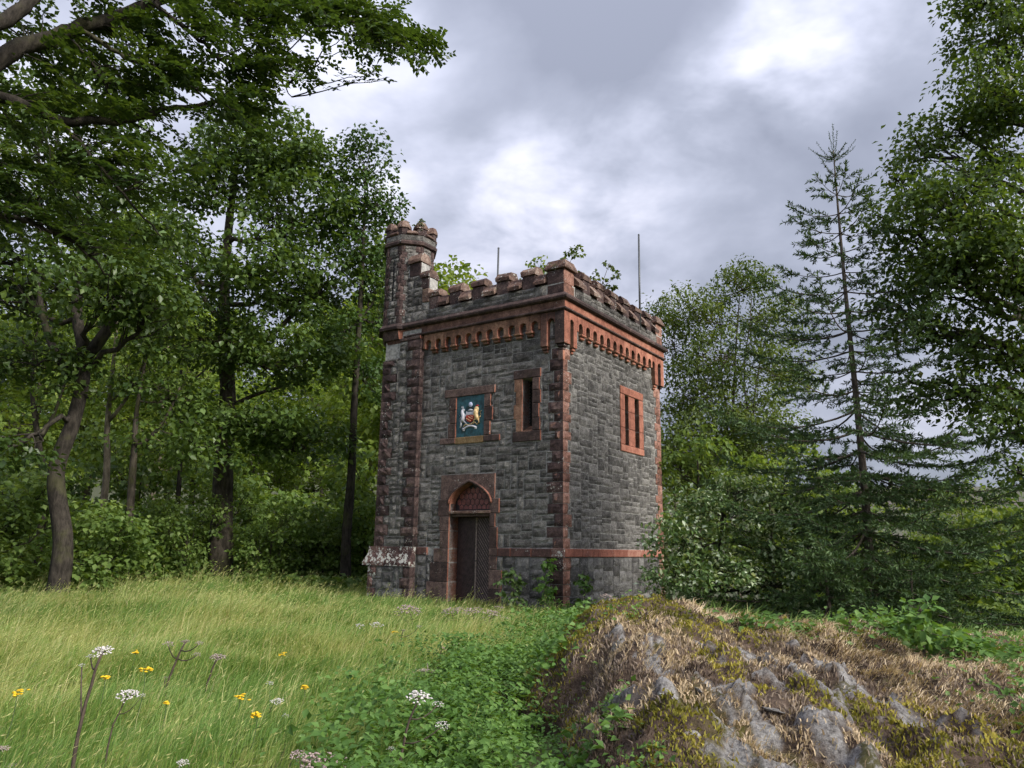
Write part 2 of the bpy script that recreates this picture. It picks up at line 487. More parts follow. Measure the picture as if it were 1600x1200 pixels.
def mound_mask(x, y):
    a = smooth01((x - mound_left(y) + (fbm(x * .9 + 2, y * .9 + 77, 3) - .5) * .9) / .85)
    front = 1 - np.clip((CREST - y) / 5.3, 0, 1.4) ** 2.0
    back = smooth01((CREST + 3.6 - y) / 3.6)
    return a * np.where(y < CREST, np.clip(front, 0, 1), back) * smooth01((11.5 - x) / 3.0)


def mound_h(x, y):
    H = 0.71 - 0.078 * np.clip(x - 0.9, 0, 4.6) + .05 * np.exp(-((x - 1.0) / .7) ** 2)
    m = mound_mask(x, y)
    lump = (fbm(x * 0.9 + 4, y * 0.9, 3) - 0.5) * 0.22 + (fbm(x * 3.1, y * 3.1 + 8, 3) - 0.5) * 0.20
    return m * H + lump * smooth01(m * 2.2) * 0.75


def rock_mask(x, y):
    """where bare rock breaks through the skin of the mound: slanting streaks on the near face"""
    u = (x * .92 + y * .39); v = (-x * .39 + y * .92)
    st = fbm(u * 6.5 + 3, v * 3.4 + 11, 3) + .5 * (fbm(u * 16, v * 9, 2) - .5)
    z_ = smooth01((x - .25) / .5) * smooth01((3.3 - x) / 1.0) * smooth01((6.6 - y) / .9)
    z2 = smooth01((x - 2.9) / .6) * smooth01((6.8 - y) / .6) * .55
    return smooth01((st * (.35 + .65 * np.maximum(z_, z2)) - .60) / .04) * (np.maximum(z_, z2) > .3)


def ground_h(x, y):
    x = np.asarray(x, float); y = np.asarray(y, float)
    h = -0.25 * (1 - smooth01(y / 6.0)) + (fbm(x * 0.35, y * 0.35, 3) - 0.5) * 0.16 * smooth01((22 - y) / 6)
    # valley to the right and behind, wooded slope on the left, hills beyond
    right = smooth01((x + 2) / 14)
    h = h - right * 7.0 * smooth01((y - 20) / 50)
    left = 1 - smooth01((x + 12) / 26)
    h = h + left * (1.2 * smooth01((y - 24) / 14) + 46 * smooth01((y - 60) / 240))
    d = np.hypot(x, y)
    far = smooth01((d - 500) / 900)
    h = h + far * (50 + 105 * fbm(x / 620 + 3.2, y / 620 + 1.5, 4)) * smooth01((y + 300) / 600)
    return h + mound_h(x, y)


def sheet(name, xs, ys, hf, mat):
    X, Y = np.meshgrid(xs, ys, indexing='ij')
    V = np.stack([X, Y, hf(X, Y)], -1).reshape(-1, 3)
    nx, ny = len(xs), len(ys)
    i = (np.arange(nx - 1)[:, None] * ny + np.arange(ny - 1)[None]).ravel()
    return np_mesh(name, V, None, np.stack([i, i + ny, i + ny + 1, i + 1], 1), smooth=True)


t = np.linspace(-1, 1, 201)
gx = np.sinh(t * 7.2) / np.sinh(7.2) * 4200
gx = np.unique(np.concatenate([gx, np.arange(-8, 10, 0.3)]))
t = np.linspace(0, 1, 160)
gy = np.sinh(t * 7.0) / np.sinh(7.0) * 5200 - 0.01
gy = np.unique(np.concatenate([gy, -gy[1:50] * 1.0, np.arange(2, 16, 0.3)]))

m, q, b = new_mat('soil_and_turf')
g = q.new('ShaderNodeNewGeometry'); pos = g.outputs['Position']
n = q.noise(pos, 1.4, 6, 0.6); f_ = q.noise(pos, 22, 6, 0.7)
turf = q.mix(q.rng(n, .35, .65), (0.060, 0.085, 0.022), (0.10, 0.115, 0.035))
turf = q.mix(q.rng(f_, .45, .7), turf, (0.13, 0.105, 0.05))
sp = q.new('ShaderNodeSeparateXYZ'); q.put(sp.inputs[0], pos)
wood_floor = q.mix(n, (0.035, 0.040, 0.018), (0.075, 0.085, 0.030))
col = q.mix(q.rng(sp.outputs[1], 21, 27), turf, wood_floor)
moor = q.mix(q.rng(q.noise(pos, 0.006, 8, .65), .4, .6), (0.115, 0.095, 0.080), (0.085, 0.105, 0.050))
col = q.mix(q.rng(sp.outputs[1], 420, 760), col, moor)
q.put(b.inputs['Base Color'], col); b.inputs['Roughness'].default_value = 0.95
bp = q.new('ShaderNodeBump'); bp.inputs['Distance'].default_value = 0.03; q.put(bp.inputs['Height'], f_); q.put(b.inputs['Normal'], bp.outputs[0])
ground = link('ground', sheet('ground', gx, gy, lambda X, Y: ground_h(X, Y) - .30 * smooth01(mound_mask(X, Y) * 4 - .4), m), m)
tag(ground, 'grassy clearing and woodland floor falling away to hills', None, None, 'structure')

# the mound: its own finely broken skin of peat, moss and rock over the ground sheet
m, q, b = new_mat('mound_peat')
g = q.new('ShaderNodeNewGeometry'); pos = g.outputs['Position']
n = q.noise(pos, 2.2, 7, 0.65); f_ = q.noise(pos, 16, 8, 0.72); n3 = q.noise(q.vmath('ADD', pos, (5, 2, 9)), 1.1, 5, 0.6)
peat = q.ramp(f_, [(0.32, (0.050, 0.034, 0.026)), (0.52, (0.125, 0.088, 0.066)), (0.72, (0.25, 0.185, 0.14))])
peat = q.mix(q.rng(n, .55, .68), peat, (0.20, 0.165, 0.15))
peat = q.mix(q.math('MULTIPLY', q.rng(n3, .55, .66), 0.8), peat, q.mix(f_, (0.06, 0.06, 0.012), (0.19, 0.17, 0.035)))
rkm = q.new('ShaderNodeAttribute', attribute_name='rock').outputs['Fac']
rcol = q.ramp(q.noise(pos, 26, 7, 0.72), [(0.34, (0.07, 0.062, 0.058)), (0.47, (0.27, 0.255, 0.245)), (0.68, (0.52, 0.50, 0.48))])
rcol = q.mix(q.rng(q.noise(pos, 6, 6, .7), .54, .64), rcol, (0.12, 0.11, 0.05))
peat = q.mix(rkm, peat, rcol)
q.put(b.inputs['Base Color'], peat); b.inputs['Roughness'].default_value = 0.95; b.inputs['Specular IOR Level'].default_value = 0.15
bp = q.new('ShaderNodeBump'); bp.inputs['Distance'].default_value = 0.06; q.put(bp.inputs['Height'], q.math('ADD', f_, q.math('MULTIPLY', n, .6))); q.put(b.inputs['Normal'], bp.outputs[0])


def skin_h(X, Y):
    mm = mound_mask(X, Y)
    rough = np.abs(fbm(X * 3.0 + 9, Y * 3.0, 2) - 0.5) * -0.34 + .05 + (fbm(X * 8, Y * 8 + 3, 3) - 0.5) * 0.13 + (fbm(X * 21, Y * 21, 2) - 0.5) * 0.04
    rk_ = rock_mask(X, Y)
    rough = rough + rk_ * (.03 + .11 * (np.floor(fbm(X * 6 + 1, Y * 4, 2) * 9) / 9 - .45))
    return ground_h(X, Y) + np.where(mm > 0.10, 0.035, -0.30 * (1 - mm / 0.10)) + rough * smooth01(mm * 3)


mx_ = np.concatenate([np.arange(-0.9, 5.0, 0.034), np.arange(5.0, 12.0, .07)]); my_ = np.concatenate([np.arange(1.8, 8.2, 0.038), np.arange(8.2, 12, .08)])
mme = sheet('mound', mx_, my_, skin_h, m)
at_ = mme.attributes.new('rock', 'FLOAT', 'POINT'); XX, YY = np.meshgrid(mx_, my_, indexing='ij'); at_.data.foreach_set('value', rock_mask(XX, YY).astype(np.float32).ravel())
mound = link('mound', mme, m)
tag(mound, 'low rocky mound covered in heather, moss and dead grass', None, None, 'structure')


def rock_mesh(name, seed, sx, sy, sz):
    r_ = random.Random(seed)
    bm = bmesh.new()
    bmesh.ops.create_icosphere(bm, subdivisions=2, radius=1)
    pl = [(Vector((r_.gauss(0, 1), r_.gauss(0, 1), r_.gauss(0.3, .8))).normalized(), r_.uniform(.5, .85)) for _ in range(11)]
    for v in bm.verts:
        for nrm, dd in pl:
            e = v.co.dot(nrm) - dd
            if e > 0:
                v.co -= nrm * e
        v.co += Vector([r_.uniform(-.04, .04) for _ in range(3)])
        v.co = Vector((v.co.x * sx, v.co.y * sy, v.co.z * sz))
    me = bpy.data.meshes.new(name); bm.to_mesh(me); bm.free()
    return me


rocks = [rock_mesh('rock', 40 + k, 1.0, 0.62, 0.55) for k in range(6)]
for me in rocks:
    me.materials.append(M['rock'])


def on_ground(x, y, hf=ground_h):
    """walk the pixel's ray to the ground"""
    r = ray(x, y); r = r / r[1]; D = 2.5
    while D < 120:
        p = EYE + r * D
        if p[2] <= float(hf(p[0], p[1])):
            return p
        D += 0.02 if D < 20 else 0.2
    return p


ROCKS = []
rk = random.Random(8)
rock_spots = [(1045, 1078, .12), (1092, 1074, .10), (1215, 1100, .13), (1100, 1140, .11), (990, 1105, .09), (1000, 1178, .15), (1200, 1165, .17), (1225, 1184, .12), (1570, 1050, .11)]
for k, (x, y, sz) in enumerate(rock_spots):
    p = on_ground(x, y, skin_h)
    o = bpy.data.objects.new('rock', rocks[k % 6]); COL.objects.link(o); o.parent = mound
    o.location = (p[0], p[1], p[2] - sz * 0.26)
    o.rotation_euler = (0.35 + 0.2 * math.sin(k * 2.1), 0.2 * math.sin(k), 1.1 + 0.5 * math.sin(k * 1.7)); o.scale = (sz * (1.35 + .3 * math.sin(k * 3)), sz * .95, sz * .36); ROCKS.append((p[0], p[1], sz))

# ------------------------------------------------------------------ the tower
ANG = R(34.1)
TC = at(879, 858, 17.0); TC = np.array([TC[0], TC[1], 0.0])
tower = empty('stone_tower', TC, -ANG)
tag(tower, 'square castellated grey stone tower with red sandstone trim and a corner turret', 'tower')
rt = random.Random(11)
PW = 5.45    # width of each face


class Face:
    """a wall plane in tower coordinates: a runs along the wall, z up, off is how far it stands proud"""
    def __init__(self, org, along, nrm):
        self.o = np.array(org, float); self.t = np.array(along, float); self.n = np.array(nrm, float)
        self.flip = np.dot(np.cross(self.t, (0, 0, 1)), self.n) < 0

    def p(self, a, z, off=0.0):
        v = self.o + self.t * a + self.n * off
        return (v[0], v[1], v[2] + z)


FRONT = Face((0, 0, 0), (-1, 0, 0), (0, -1, 0))
RIGHT = Face((0, 0, 0), (0, 1, 0), (1, 0, 0))
BACK = Face((0, PW, 0), (-1, 0, 0), (0, 1, 0))
LEFT = Face((-PW, 0, 0), (0, 1, 0), (-1, 0, 0))


def chamfer_box(fc, a0, a1, z0, z1, o0, o1, bev=0.012, rough=0.0):
    """box in wall coordinates with bevelled edges; returns a mesh"""
    bm = bmesh.new()
    vs = [bm.verts.new(fc.p(a, z, o)) for a in (a0, a1) for z in (z0, z1) for o in (o0, o1)]
    for f in ((0, 1, 3, 2), (4, 6, 7, 5), (0, 4, 5, 1), (2, 3, 7, 6), (0, 2, 6, 4), (1, 5, 7, 3)):
        bm.faces.new([vs[i] for i in f])
    bmesh.ops.recalc_face_normals(bm, faces=bm.faces)
    if bev:
        bmesh.ops.bevel(bm, geom=list(bm.edges), offset=bev, segments=1, affect='EDGES', profile=0.5)
    if rough:
        for v in bm.verts:
            v.co += Vector([rt.uniform(-rough, rough) for _ in range(3)])
    me = bpy.data.meshes.new('block'); bm.to_mesh(me); bm.free()
    return me


def blk(name, fc, a0, a1, z0, z1, o0, o1, mat, parent=None, bev=0.012, rough=0.0):
    me = chamfer_box(fc, a0, a1, z0, z1, o0, o1, bev, rough); me.name = name
    return link(name, me, M[mat], parent or tower)


def prism(name, fc, pts, o0, o1, mat, parent=None, bev=0.0):
    """outline (a, z) in the wall plane extruded from o0 to o1"""
    bm = bmesh.new()
    A = [bm.verts.new(fc.p(a, z, o1)) for a, z in pts]
    B = [bm.verts.new(fc.p(a, z, o0)) for a, z in pts]
    bm.faces.new(A); bm.faces.new(B[::-1]); n_ = len(pts)
    for i in range(n_):
        bm.faces.new((A[i], B[i], B[(i + 1) % n_], A[(i + 1) % n_]))
    bmesh.ops.recalc_face_normals(bm, faces=bm.faces)
    if bev:
        es = [e for e in bm.edges if all(v in A for v in e.verts)]
        bmesh.ops.bevel(bm, geom=es, offset=bev, segments=1, affect='EDGES', profile=0.5)
    me = bpy.data.meshes.new(name); bm.to_mesh(me); bm.free()
    return link(name, me, M[mat], parent or tower)


def profile(name, fc, a0, a1, prof, mat, parent=None, m0=0.0, m1=0.0):
    """moulding: closed profile of (off, z) swept from a0 to a1; m0 and m1 mitre the ends by the offset"""
    V = []
    for a, mt in ((a0, m0), (a1, m1)):
        for o_, z in prof:
            V.append(fc.p(a + mt * o_, z, o_))
    n_ = len(prof)
    F_ = [tuple(range(n_)), tuple(range(2 * n_ - 1, n_ - 1, -1))] + [(i, n_ + i, n_ + (i + 1) % n_, (i + 1) % n_) for i in range(n_)]
    return link(name, pymesh(name, V, F_), M[mat], parent or tower)


def rock_face(fc, a0, a1, z0, z1, margin, bulge, nx=5, nz=3, back=-0.06, gap=0.0085, r_=rt):
    """one rock-faced stone: edges held at the joint, the face broken out unevenly; returns V, F"""
    a0 += gap; a1 -= gap; z0 += gap; z1 -= gap
    V, F_ = [], []
    tilt_a, tilt_z = r_.uniform(-.4, .4), r_.uniform(-.5, .2)
    for j in range(nz + 1):
        for i in range(nx + 1):
            u, w = i / nx, j / nz
            edge = i in (0, nx) or j in (0, nz)
            a = a0 + (a1 - a0) * u; z = z0 + (z1 - z0) * w
            if edge:
                of = margin + r_.uniform(-.004, .006)
                a += (r_.uniform(-.006, .006) if j not in (0, nz) or i not in (0, nx) else 0)
                z += (r_.uniform(-.007, .007) if i not in (0, nx) or j not in (0, nz) else 0)
            else:
                of = margin + bulge * (0.45 + 0.35 * (tilt_a * (2 * u - 1) + tilt_z * (2 * w - 1)) + r_.uniform(0, .75))
                a += (a1 - a0) / nx * r_.uniform(-.28, .28); z += (z1 - z0) / nz * r_.uniform(-.28, .28)
            V.append(fc.p(a, z, of))
    k = nx + 1
    for j in range(nz):
        for i in range(nx):
            c = j * k + i
            F_.append((c, c + 1, c + k + 1, c + k))
    ring = [i for i in range(k)] + [j * k + nx for j in range(1, nz + 1)] + [nz * k + i for i in range(nx - 1, -1, -1)] + [j * k for j in range(nz - 1, 0, -1)]
    base = len(V)
    for idx in ring:
        p = np.array(V[idx]); d = np.dot(p - fc.o, fc.n)
        V.append(tuple(p - fc.n * (d - back)))
    n_ = len(ring)
    for s in range(n_):
        F_.append((ring[(s + 1) % n_], ring[s], base + s, base + (s + 1) % n_))
    if fc.flip:
        F_ = [f[::-1] for f in F_]
    return V, F_


def pack(a0, a1, z0, z1, holes, r_, cell=0.06, hs=(2, 2, 3, 3, 3, 4, 5), ws=(3, 5, 6, 7, 8, 9, 10, 12)):
    """irregular coursed squared rubble around the dressed stones in holes: a list of rectangles"""
    na, nz = max(1, round((a1 - a0) / cell)), max(1, round((z1 - z0) / cell))
    ca, cz = (a1 - a0) / na, (z1 - z0) / nz
    occ = np.zeros((nz, na), bool)
    for j in range(nz):
        for i in range(na):
            x, y = a0 + (i + .5) * ca, z0 + (j + .5) * cz
            occ[j, i] = any(h[0] < x < h[1] and h[2] < y < h[3] for h in holes)
    out, j0 = [], 0
    for j in range(nz):
        i = 0
        while i < na:
            if occ[j, i]:
                i += 1; continue
            h, w = r_.choice(hs), r_.choice(ws)
            if h >= 5: w = min(w, 8)
            i1 = i
            while i1 < na and i1 - i < w and not occ[j, i1]: i1 += 1
            rest = 0
            while i1 + rest < na and not occ[j, i1 + rest] and rest < 3: rest += 1
            if rest and rest < 3: i1 += rest
            j1 = j + 1
            while j1 < nz and j1 - j < h and not occ[j1, i:i1].any(): j1 += 1
            left_ = 0
            while j1 + left_ < nz and left_ < 2 and not occ[j1 + left_, i:i1].any(): left_ += 1
            if j1 + left_ >= nz and left_ == 1: j1 += 1
            occ[j:j1, i:i1] = True
            out.append((a0 + i * ca, a0 + i1 * ca, z0 + j * cz, z0 + j1 * cz))
            i = i1
    return out


STONES = []    # (screen area, face, rect, margin, bulge, material, parent)


def wall_stones(fc, rects, margin, bulge, mat, parent, base_off=0.0, vis=1.0):
    for (a0, a1, z0, z1) in rects:
        STONES.append(((a1 - a0) * (z1 - z0) * vis, fc, (a0, a1, z0, z1), margin + base_off, bulge, mat, parent, base_off))


# ---- wall cores (mortar), built round their openings so that doors and windows are real holes
DOOR = (1.95, 3.14, 0.0, 2.88)
SLIT = (0.80, 1.08, 3.98, 5.23)
PANEL = (2.18, 3.03, 3.97, 4.98)
WIN1 = (3.17, 3.42, 3.98, 5.30)
WIN2 = (3.80, 4.05, 3.98, 5.30)


def core(fc, openings, z1=7.0, a0=0.0, a1=PW, t0=-0.42, t1=0.0):
    """wall slab as one mesh of butted boxes around the openings"""
    aa = sorted({a0, a1, *[o_[0] for o_ in openings], *[o_[1] for o_ in openings]})
    zz = sorted({-0.6, z1, *[o_[2] for o_ in openings], *[o_[3] for o_ in openings]})
    bm = bmesh.new(); cache = {}
    solid = lambda i, j: 0 <= i < len(aa) - 1 and 0 <= j < len(zz) - 1 and not any(
        o_[0] < (aa[i] + aa[i + 1]) / 2 < o_[1] and o_[2] < (zz[j] + zz[j + 1]) / 2 < o_[3] for o_ in openings)

    def vv(i, j, k):
        if (i, j, k) not in cache:
            cache[i, j, k] = bm.verts.new(fc.p(aa[i], zz[j], (t0, t1)[k]))
        return cache[i, j, k]
    for i in range(len(aa) - 1):
        for j in range(len(zz) - 1):
            if not solid(i, j): continue
            for k in (0, 1):
                bm.faces.new((vv(i, j, k), vv(i + 1, j, k), vv(i + 1, j + 1, k), vv(i, j + 1, k)))
            if not solid(i - 1, j): bm.faces.new((vv(i, j, 0), vv(i, j, 1), vv(i, j + 1, 1), vv(i, j + 1, 0)))
            if not solid(i + 1, j): bm.faces.new((vv(i + 1, j, 0), vv(i + 1, j, 1), vv(i + 1, j + 1, 1), vv(i + 1, j + 1, 0)))
            if not solid(i, j - 1): bm.faces.new((vv(i, j, 0), vv(i, j, 1), vv(i + 1, j, 1), vv(i + 1, j, 0)))
            if not solid(i, j + 1): bm.faces.new((vv(i, j + 1, 0), vv(i, j + 1, 1), vv(i + 1, j + 1, 1), vv(i + 1, j + 1, 0)))
    bmesh.ops.recalc_face_normals(bm, faces=bm.faces)
    me = bpy.data.meshes.new('wall'); bm.to_mesh(me); bm.free()
    return link('wall', me, M['mortar'], tower)


EPS = 0.004
wall_f = core(FRONT, [DOOR, SLIT])
wall_r = core(RIGHT, [WIN1, WIN2], a0=0.42 + EPS, a1=PW - 0.42 - EPS)
wall_b = core(BACK, [])
wall_l = core(LEFT, [], a0=0.42 + EPS, a1=PW - 0.42 - EPS)
blk('roof', FRONT, 0.43, PW - 0.43, 6.9, 7.05, -(PW - 0.43), -0.43, 'moulding', bev=0)
blk('floor', FRONT, 0.43, PW - 0.43, -0.3, -0.12, -(PW - 0.43), -0.43, 'dark', bev=0)

# ---- the pilaster that carries the turret (front left corner)
PIL0, PIL1, PILO = 4.16, 5.40, 0.17
pil = link('pilaster', chamfer_box(FRONT, PIL0 + .01, PIL1 - .01, -0.6, 6.9, 0.002, PILO - 0.02, 0), M['mortar'], tower)

# ---- quoins
front_holes, right_holes, pil_holes = [], [], []
left_holes = []
ZQ0, ZQ1 = 1.33, 5.86


def quoin(fcA, fcB, z0, z1, la, lb, proud=0.045, mat='red', parent=None):
    """corner stone: rough on both faces, with a drafted margin up the arris; fcA and fcB share the corner at a = 0"""
    r_ = rt; nz = 3; nx = 4; gap = 0.006
    V, F_ = [], []
    z0 += gap; z1 -= gap
    prof = [(fcA, la * (1 - i / nx)) for i in range(nx)] + [None] + [(fcB, lb * (i + 1) / nx) for i in range(nx)]
    k = len(prof)
    for j in range(nz + 1):
        z = z0 + (z1 - z0) * j / nz
        for i, pr in enumerate(prof):
            zz = z + (r_.uniform(-.018, .018) if j not in (0, nz) else 0)
            if pr is None:
                c = fcA.o + fcA.n * proud * .55 + fcB.n * proud * .55
                V.append((c[0], c[1], c[2] + z)); continue
            fc_, a = pr
            end = i in (0, k - 1); near = i in (nx - 1, nx + 1)
            of = 0.012 if (end or j in (0, nz)) else (proud * .55 if near else proud * r_.uniform(.35, 1.25))
            if near: a = 0.06
            elif not end: a += r_.uniform(-.025, .025)
            V.append(fc_.p(a, zz, of))
    for j in range(nz):
        for i in range(k - 1):
            c = j * k + i
            F_.append((c, c + 1, c + k + 1, c + k))
    ring = [i for i in range(k)] + [nz * k + i for i in range(k - 1, -1, -1)]
    # close top and bottom towards the wall and the two ends
    b0 = len(V)
    inner = fcA.o - fcA.n * 0.05 - fcB.n * 0.05
    V += [(inner[0], inner[1], z0), (inner[0], inner[1], z1)]
    eA = fcA.p(la, 0, -0.05); eB = fcB.p(lb, 0, -0.05)
    V += [(eA[0], eA[1], z0), (eA[0], eA[1], z1), (eB[0], eB[1], z0), (eB[0], eB[1], z1)]
    iA0, iA1, iB0, iB1 = b0 + 2, b0 + 3, b0 + 4, b0 + 5
    F_.append((iA0,) + tuple(range(k)) + (iB0, b0)); F_.append((iA1,) + tuple(nz * k + i for i in range(k)) + (iB1, b0 + 1))
    F_.append((iA0,) + tuple(j * k for j in range(nz + 1)) + (iA1,))
    F_.append((iB0,) + tuple(j * k + k - 1 for j in range(nz + 1)) + (iB1,))
    bm = bmesh.new(); vs = [bm.verts.new(v) for v in V]
    for f in F_:
        bm.faces.new([vs[i] for i in f])
    bmesh.ops.recalc_face_normals(bm, faces=bm.faces)
    me = bpy.data.meshes.new('quoin'); bm.to_mesh(me); bm.free()
    return link('quoin', me, M[mat], parent or tower)


def quoin_run(fcA, fcB, z0, z1, n_, holesA, holesB, long_=0.40, short=0.22, proud=0.05):
    z = z0
    hs = [rt.uniform(.8, 1.25) for _ in range(n_)]; tot = sum(hs)
    for k in range(n_):
        h = hs[k] / tot * (z1 - z0)
        la, lb = (long_ * rt.uniform(.85, 1.2), short * rt.uniform(.8, 1.15)) if k % 2 else (short * rt.uniform(.8, 1.15), long_ * rt.uniform(.8, 1.1))
        quoin(fcA, fcB, z, z + h, la, lb, proud)
        holesA.append((-1, la, z, z + h)); holesB.append((-1, lb, z, z + h))
        z += h


quoin_run(FRONT, RIGHT, ZQ0, ZQ1, 19, front_holes, right_holes, 0.36, 0.24)
quoin_run(FRONT, RIGHT, -0.25, 1.14, 5, front_holes, right_holes, 0.30, 0.36)
# far right corner of the right face
FAR_A = Face((0, PW, 0), (0, -1, 0), (1, 0, 0)); FAR_B = Face((0, PW, 0), (-1, 0, 0), (0, 1, 0))
far_h = []
quoin_run(FAR_A, FAR_B, -0.25, ZQ1, 24, far_h, [], 0.36, 0.24)
right_holes += [(PW - h[1], PW + 1, h[2], h[3]) for h in far_h]
# pilaster, both edges
PILF = Face((0, -PILO, 0), (-1, 0, 0), (0, -1, 0))
PR_A = Face((-PIL0, -PILO, 0), (-1, 0, 0), (0, -1, 0)); PR_B = Face((-PIL0, -PILO, 0), (0, 1, 0), (1, 0, 0))
PL_A = Face((-PIL1, -PILO, 0), (1, 0, 0), (0, -1, 0)); PL_B = Face((-PIL1, -PILO, 0), (0, 1, 0), (-1, 0, 0))
hA = []
for (A_, B_, hh, sgn) in ((PR_A, PR_B, [], 0), (PL_A, PL_B, [], 1)):
    z = ZQ0; k = 0
    zend = 6.62 if sgn == 0 else 6.15
    while z < zend - 0.1:
        h = min(rt.uniform(.20, .29), zend - z)
        la = rt.uniform(.36, .46) if k % 2 else rt.uniform(.22, .29)
        quoin(A_, B_, z, z + h, la, 0.155, 0.05, 'red_dark')
        hA.append((PIL0 - .1, PIL0 + la, z, z + h) if sgn == 0 else (PIL1 - la, PIL1 + .1, z, z + h))
        z += h; k += 1
pil_holes += hA

# ---- plinth: band, base stones, splayed foot of the pilaster
for a0, a1 in ((0.26, .78), (.78, 1.34), (1.34, 1.70)):
    blk('band_stone', FRONT, a0 + .003, a1 - .003, 1.14, 1.325, -0.05, 0.045, 'band')
blk('band_stone', FRONT, 3.80, PIL0 - .01, 1.14, 1.325, -0.05, 0.045, 'band')
for k in range(7):
    a0 = 0.04 + k * .78
    blk('band_stone', RIGHT, a0 + .003, min(a0 + .78, PW - .02) - .003, 1.15, 1.33, -0.05, 0.045, 'band')
bcor = blk('band_stone', FRONT, -0.045, 0.255, 1.14, 1.335, -0.04, 0.05, 'plinth')
front_holes += [(-1, 9, 1.13, 1.335)]; right_holes += [(-1, 9, 1.14, 1.34)]
SPL = [(PILO - 0.1, 1.33), (PILO + .02, 1.33), (PILO + .035, 1.17), (PILO + .13, 0.94), (PILO + .13, 0.86), (PILO - 0.1, 0.86)]
for a0, a1 in ((PIL0 - .03, 4.52), (4.52, 4.98), (4.98, PIL1 + .0)):
    profile('splay_stone', FRONT, a0 + .004, a1 - .004, SPL, 'plinth', m1=1.0 if a1 > 5.3 else 0)
LSP = Face((-PIL1, 0, 0), (0, 1, 0), (-1, 0, 0))
SPL2 = [(-.1, 1.33), (.02, 1.33), (.035, 1.17), (.15, 0.94), (.15, 0.86), (-.1, 0.86)]
profile('splay_stone', LSP, -PILO + .002, 0.62, SPL2, 'plinth')
profile('splay_stone', LSP, 0.626, 1.35, SPL2, 'plinth')
blk('pilaster_foot', FRONT, PIL0 - .01, PIL1 + .09, -0.6, 0.855, PILO - .05, PILO + .085, 'mortar', bev=0)
blk('pilaster_foot', LSP, -PILO + .045, 1.3, -0.6, 0.855, -0.2, 0.085, 'mortar', bev=0)
foot_holes = []
FOOTF = Face((0, -PILO - .085, 0), (-1, 0, 0), (0, -1, 0))
FR_A = Face((-PIL0 + .01, -PILO - .085, 0), (-1, 0, 0), (0, -1, 0)); FR_B = Face((-PIL0 + .01, -PILO - .085, 0), (0, 1, 0), (1, 0, 0))
FL_A = Face((-PIL1 - .09, -PILO - .085, 0), (1, 0, 0), (0, -1, 0)); FL_B = Face((-PIL1 - .09, -PILO - .085, 0), (0, 1, 0), (-1, 0, 0))
z = -0.2
for k in range(4):
    h = 0.262
    la = (.30, .20)[k % 2]
    quoin(FR_A, FR_B, z, z + h, la, .2, 0.045, 'red_dark'); foot_holes.append((PIL0 - .2, PIL0 - .01 + la, z, z + h))
    quoin(FL_A, FL_B, z, z + h, .45 - la, .3, 0.045, mat='plinth'); foot_holes.append((PIL1 + .09 - .45 + la, PIL1 + .3, z, z + h))
    z += h

# ---- doorway
JD = 0.34                                     # depth of the reveal
jam = [(-0.25, 0.52, 3.80), (0.52, 0.97, 3.70), (0.97, 1.30, 3.60), (1.30, 1.72, 3.42), (1.72, 2.06, 3.45), (2.06, 2.46, 3.50)]
for z0, z1, ao in jam:
    blk('jamb_stone', FRONT, DOOR[1], ao, z0 + .002, z1 - .002, -JD, 0.035, 'red_smooth')
    front_holes.append((DOOR[1] - .3, ao, z0, z1))
jar = [(-0.25, 0.40, 1.60), (0.40, 0.84, 1.58), (0.84, 1.14, 1.72), (1.14, 1.335, 1.70), (1.335, 1.80, 1.72), (1.80, 2.12, 1.79), (2.12, 2.46, 1.68)]
for z0, z1, ao in jar:
    blk('jamb_stone', FRONT, ao, DOOR[0], z0 + .002, z1 - .002, -JD, 0.035, 'red_smooth')
    front_holes.append((ao, DOOR[0] + .3, z0, z1))
front_holes.append((DOOR[0] - .05, DOOR[1] + .05, -1, 2.5))


def gothic(cx, hw, zs, rise, n_=9):
    """pointed arch outline from the right springing to the left one"""
    pr, pl_ = [], []
    for k in range(n_ + 1):
        z = rise * k / n_
        x = hw * (1 - (k / n_) ** 2.1)
        pr.append((cx - x, zs + z)); pl_.append((cx + x, zs + z))
    return pr + pl_[::-1][1:]


CX = (DOOR[0] + DOOR[1]) / 2; HW = (DOOR[1] - DOOR[0]) / 2
ARC = gothic(CX, HW, 2.36, 0.50)
half = len(ARC) // 2
# two arch stones that meet over the crown, a lintel between them
prism('arch_stone', FRONT, [(1.82, 2.462)] + [(1.82, 3.045), (CX - .003, 3.045)] + [p for p in ARC[:half + 1]][::-1] + [(DOOR[0], 2.462)], -JD, 0.03, 'red_smooth')
prism('arch_stone', FRONT, [(3.43, 2.462)] + [(3.43, 3.055), (CX + .003, 3.055)] + [p for p in ARC[half:]] + [(DOOR[1], 2.462)], -JD, 0.03, 'red_smooth')
front_holes.append((1.82, 3.43, 2.44, 3.05))
# hood moulding round the arch
mb = MB()
hood = gothic(CX, HW + .035, 2.36, 0.535, 12)
P = np.array([FRONT.p(a, z, 0.045) for a, z in hood])
mb.tube(P, 0.036, 7)
mb.build('hood_moulding', M['red_smooth'], tower)
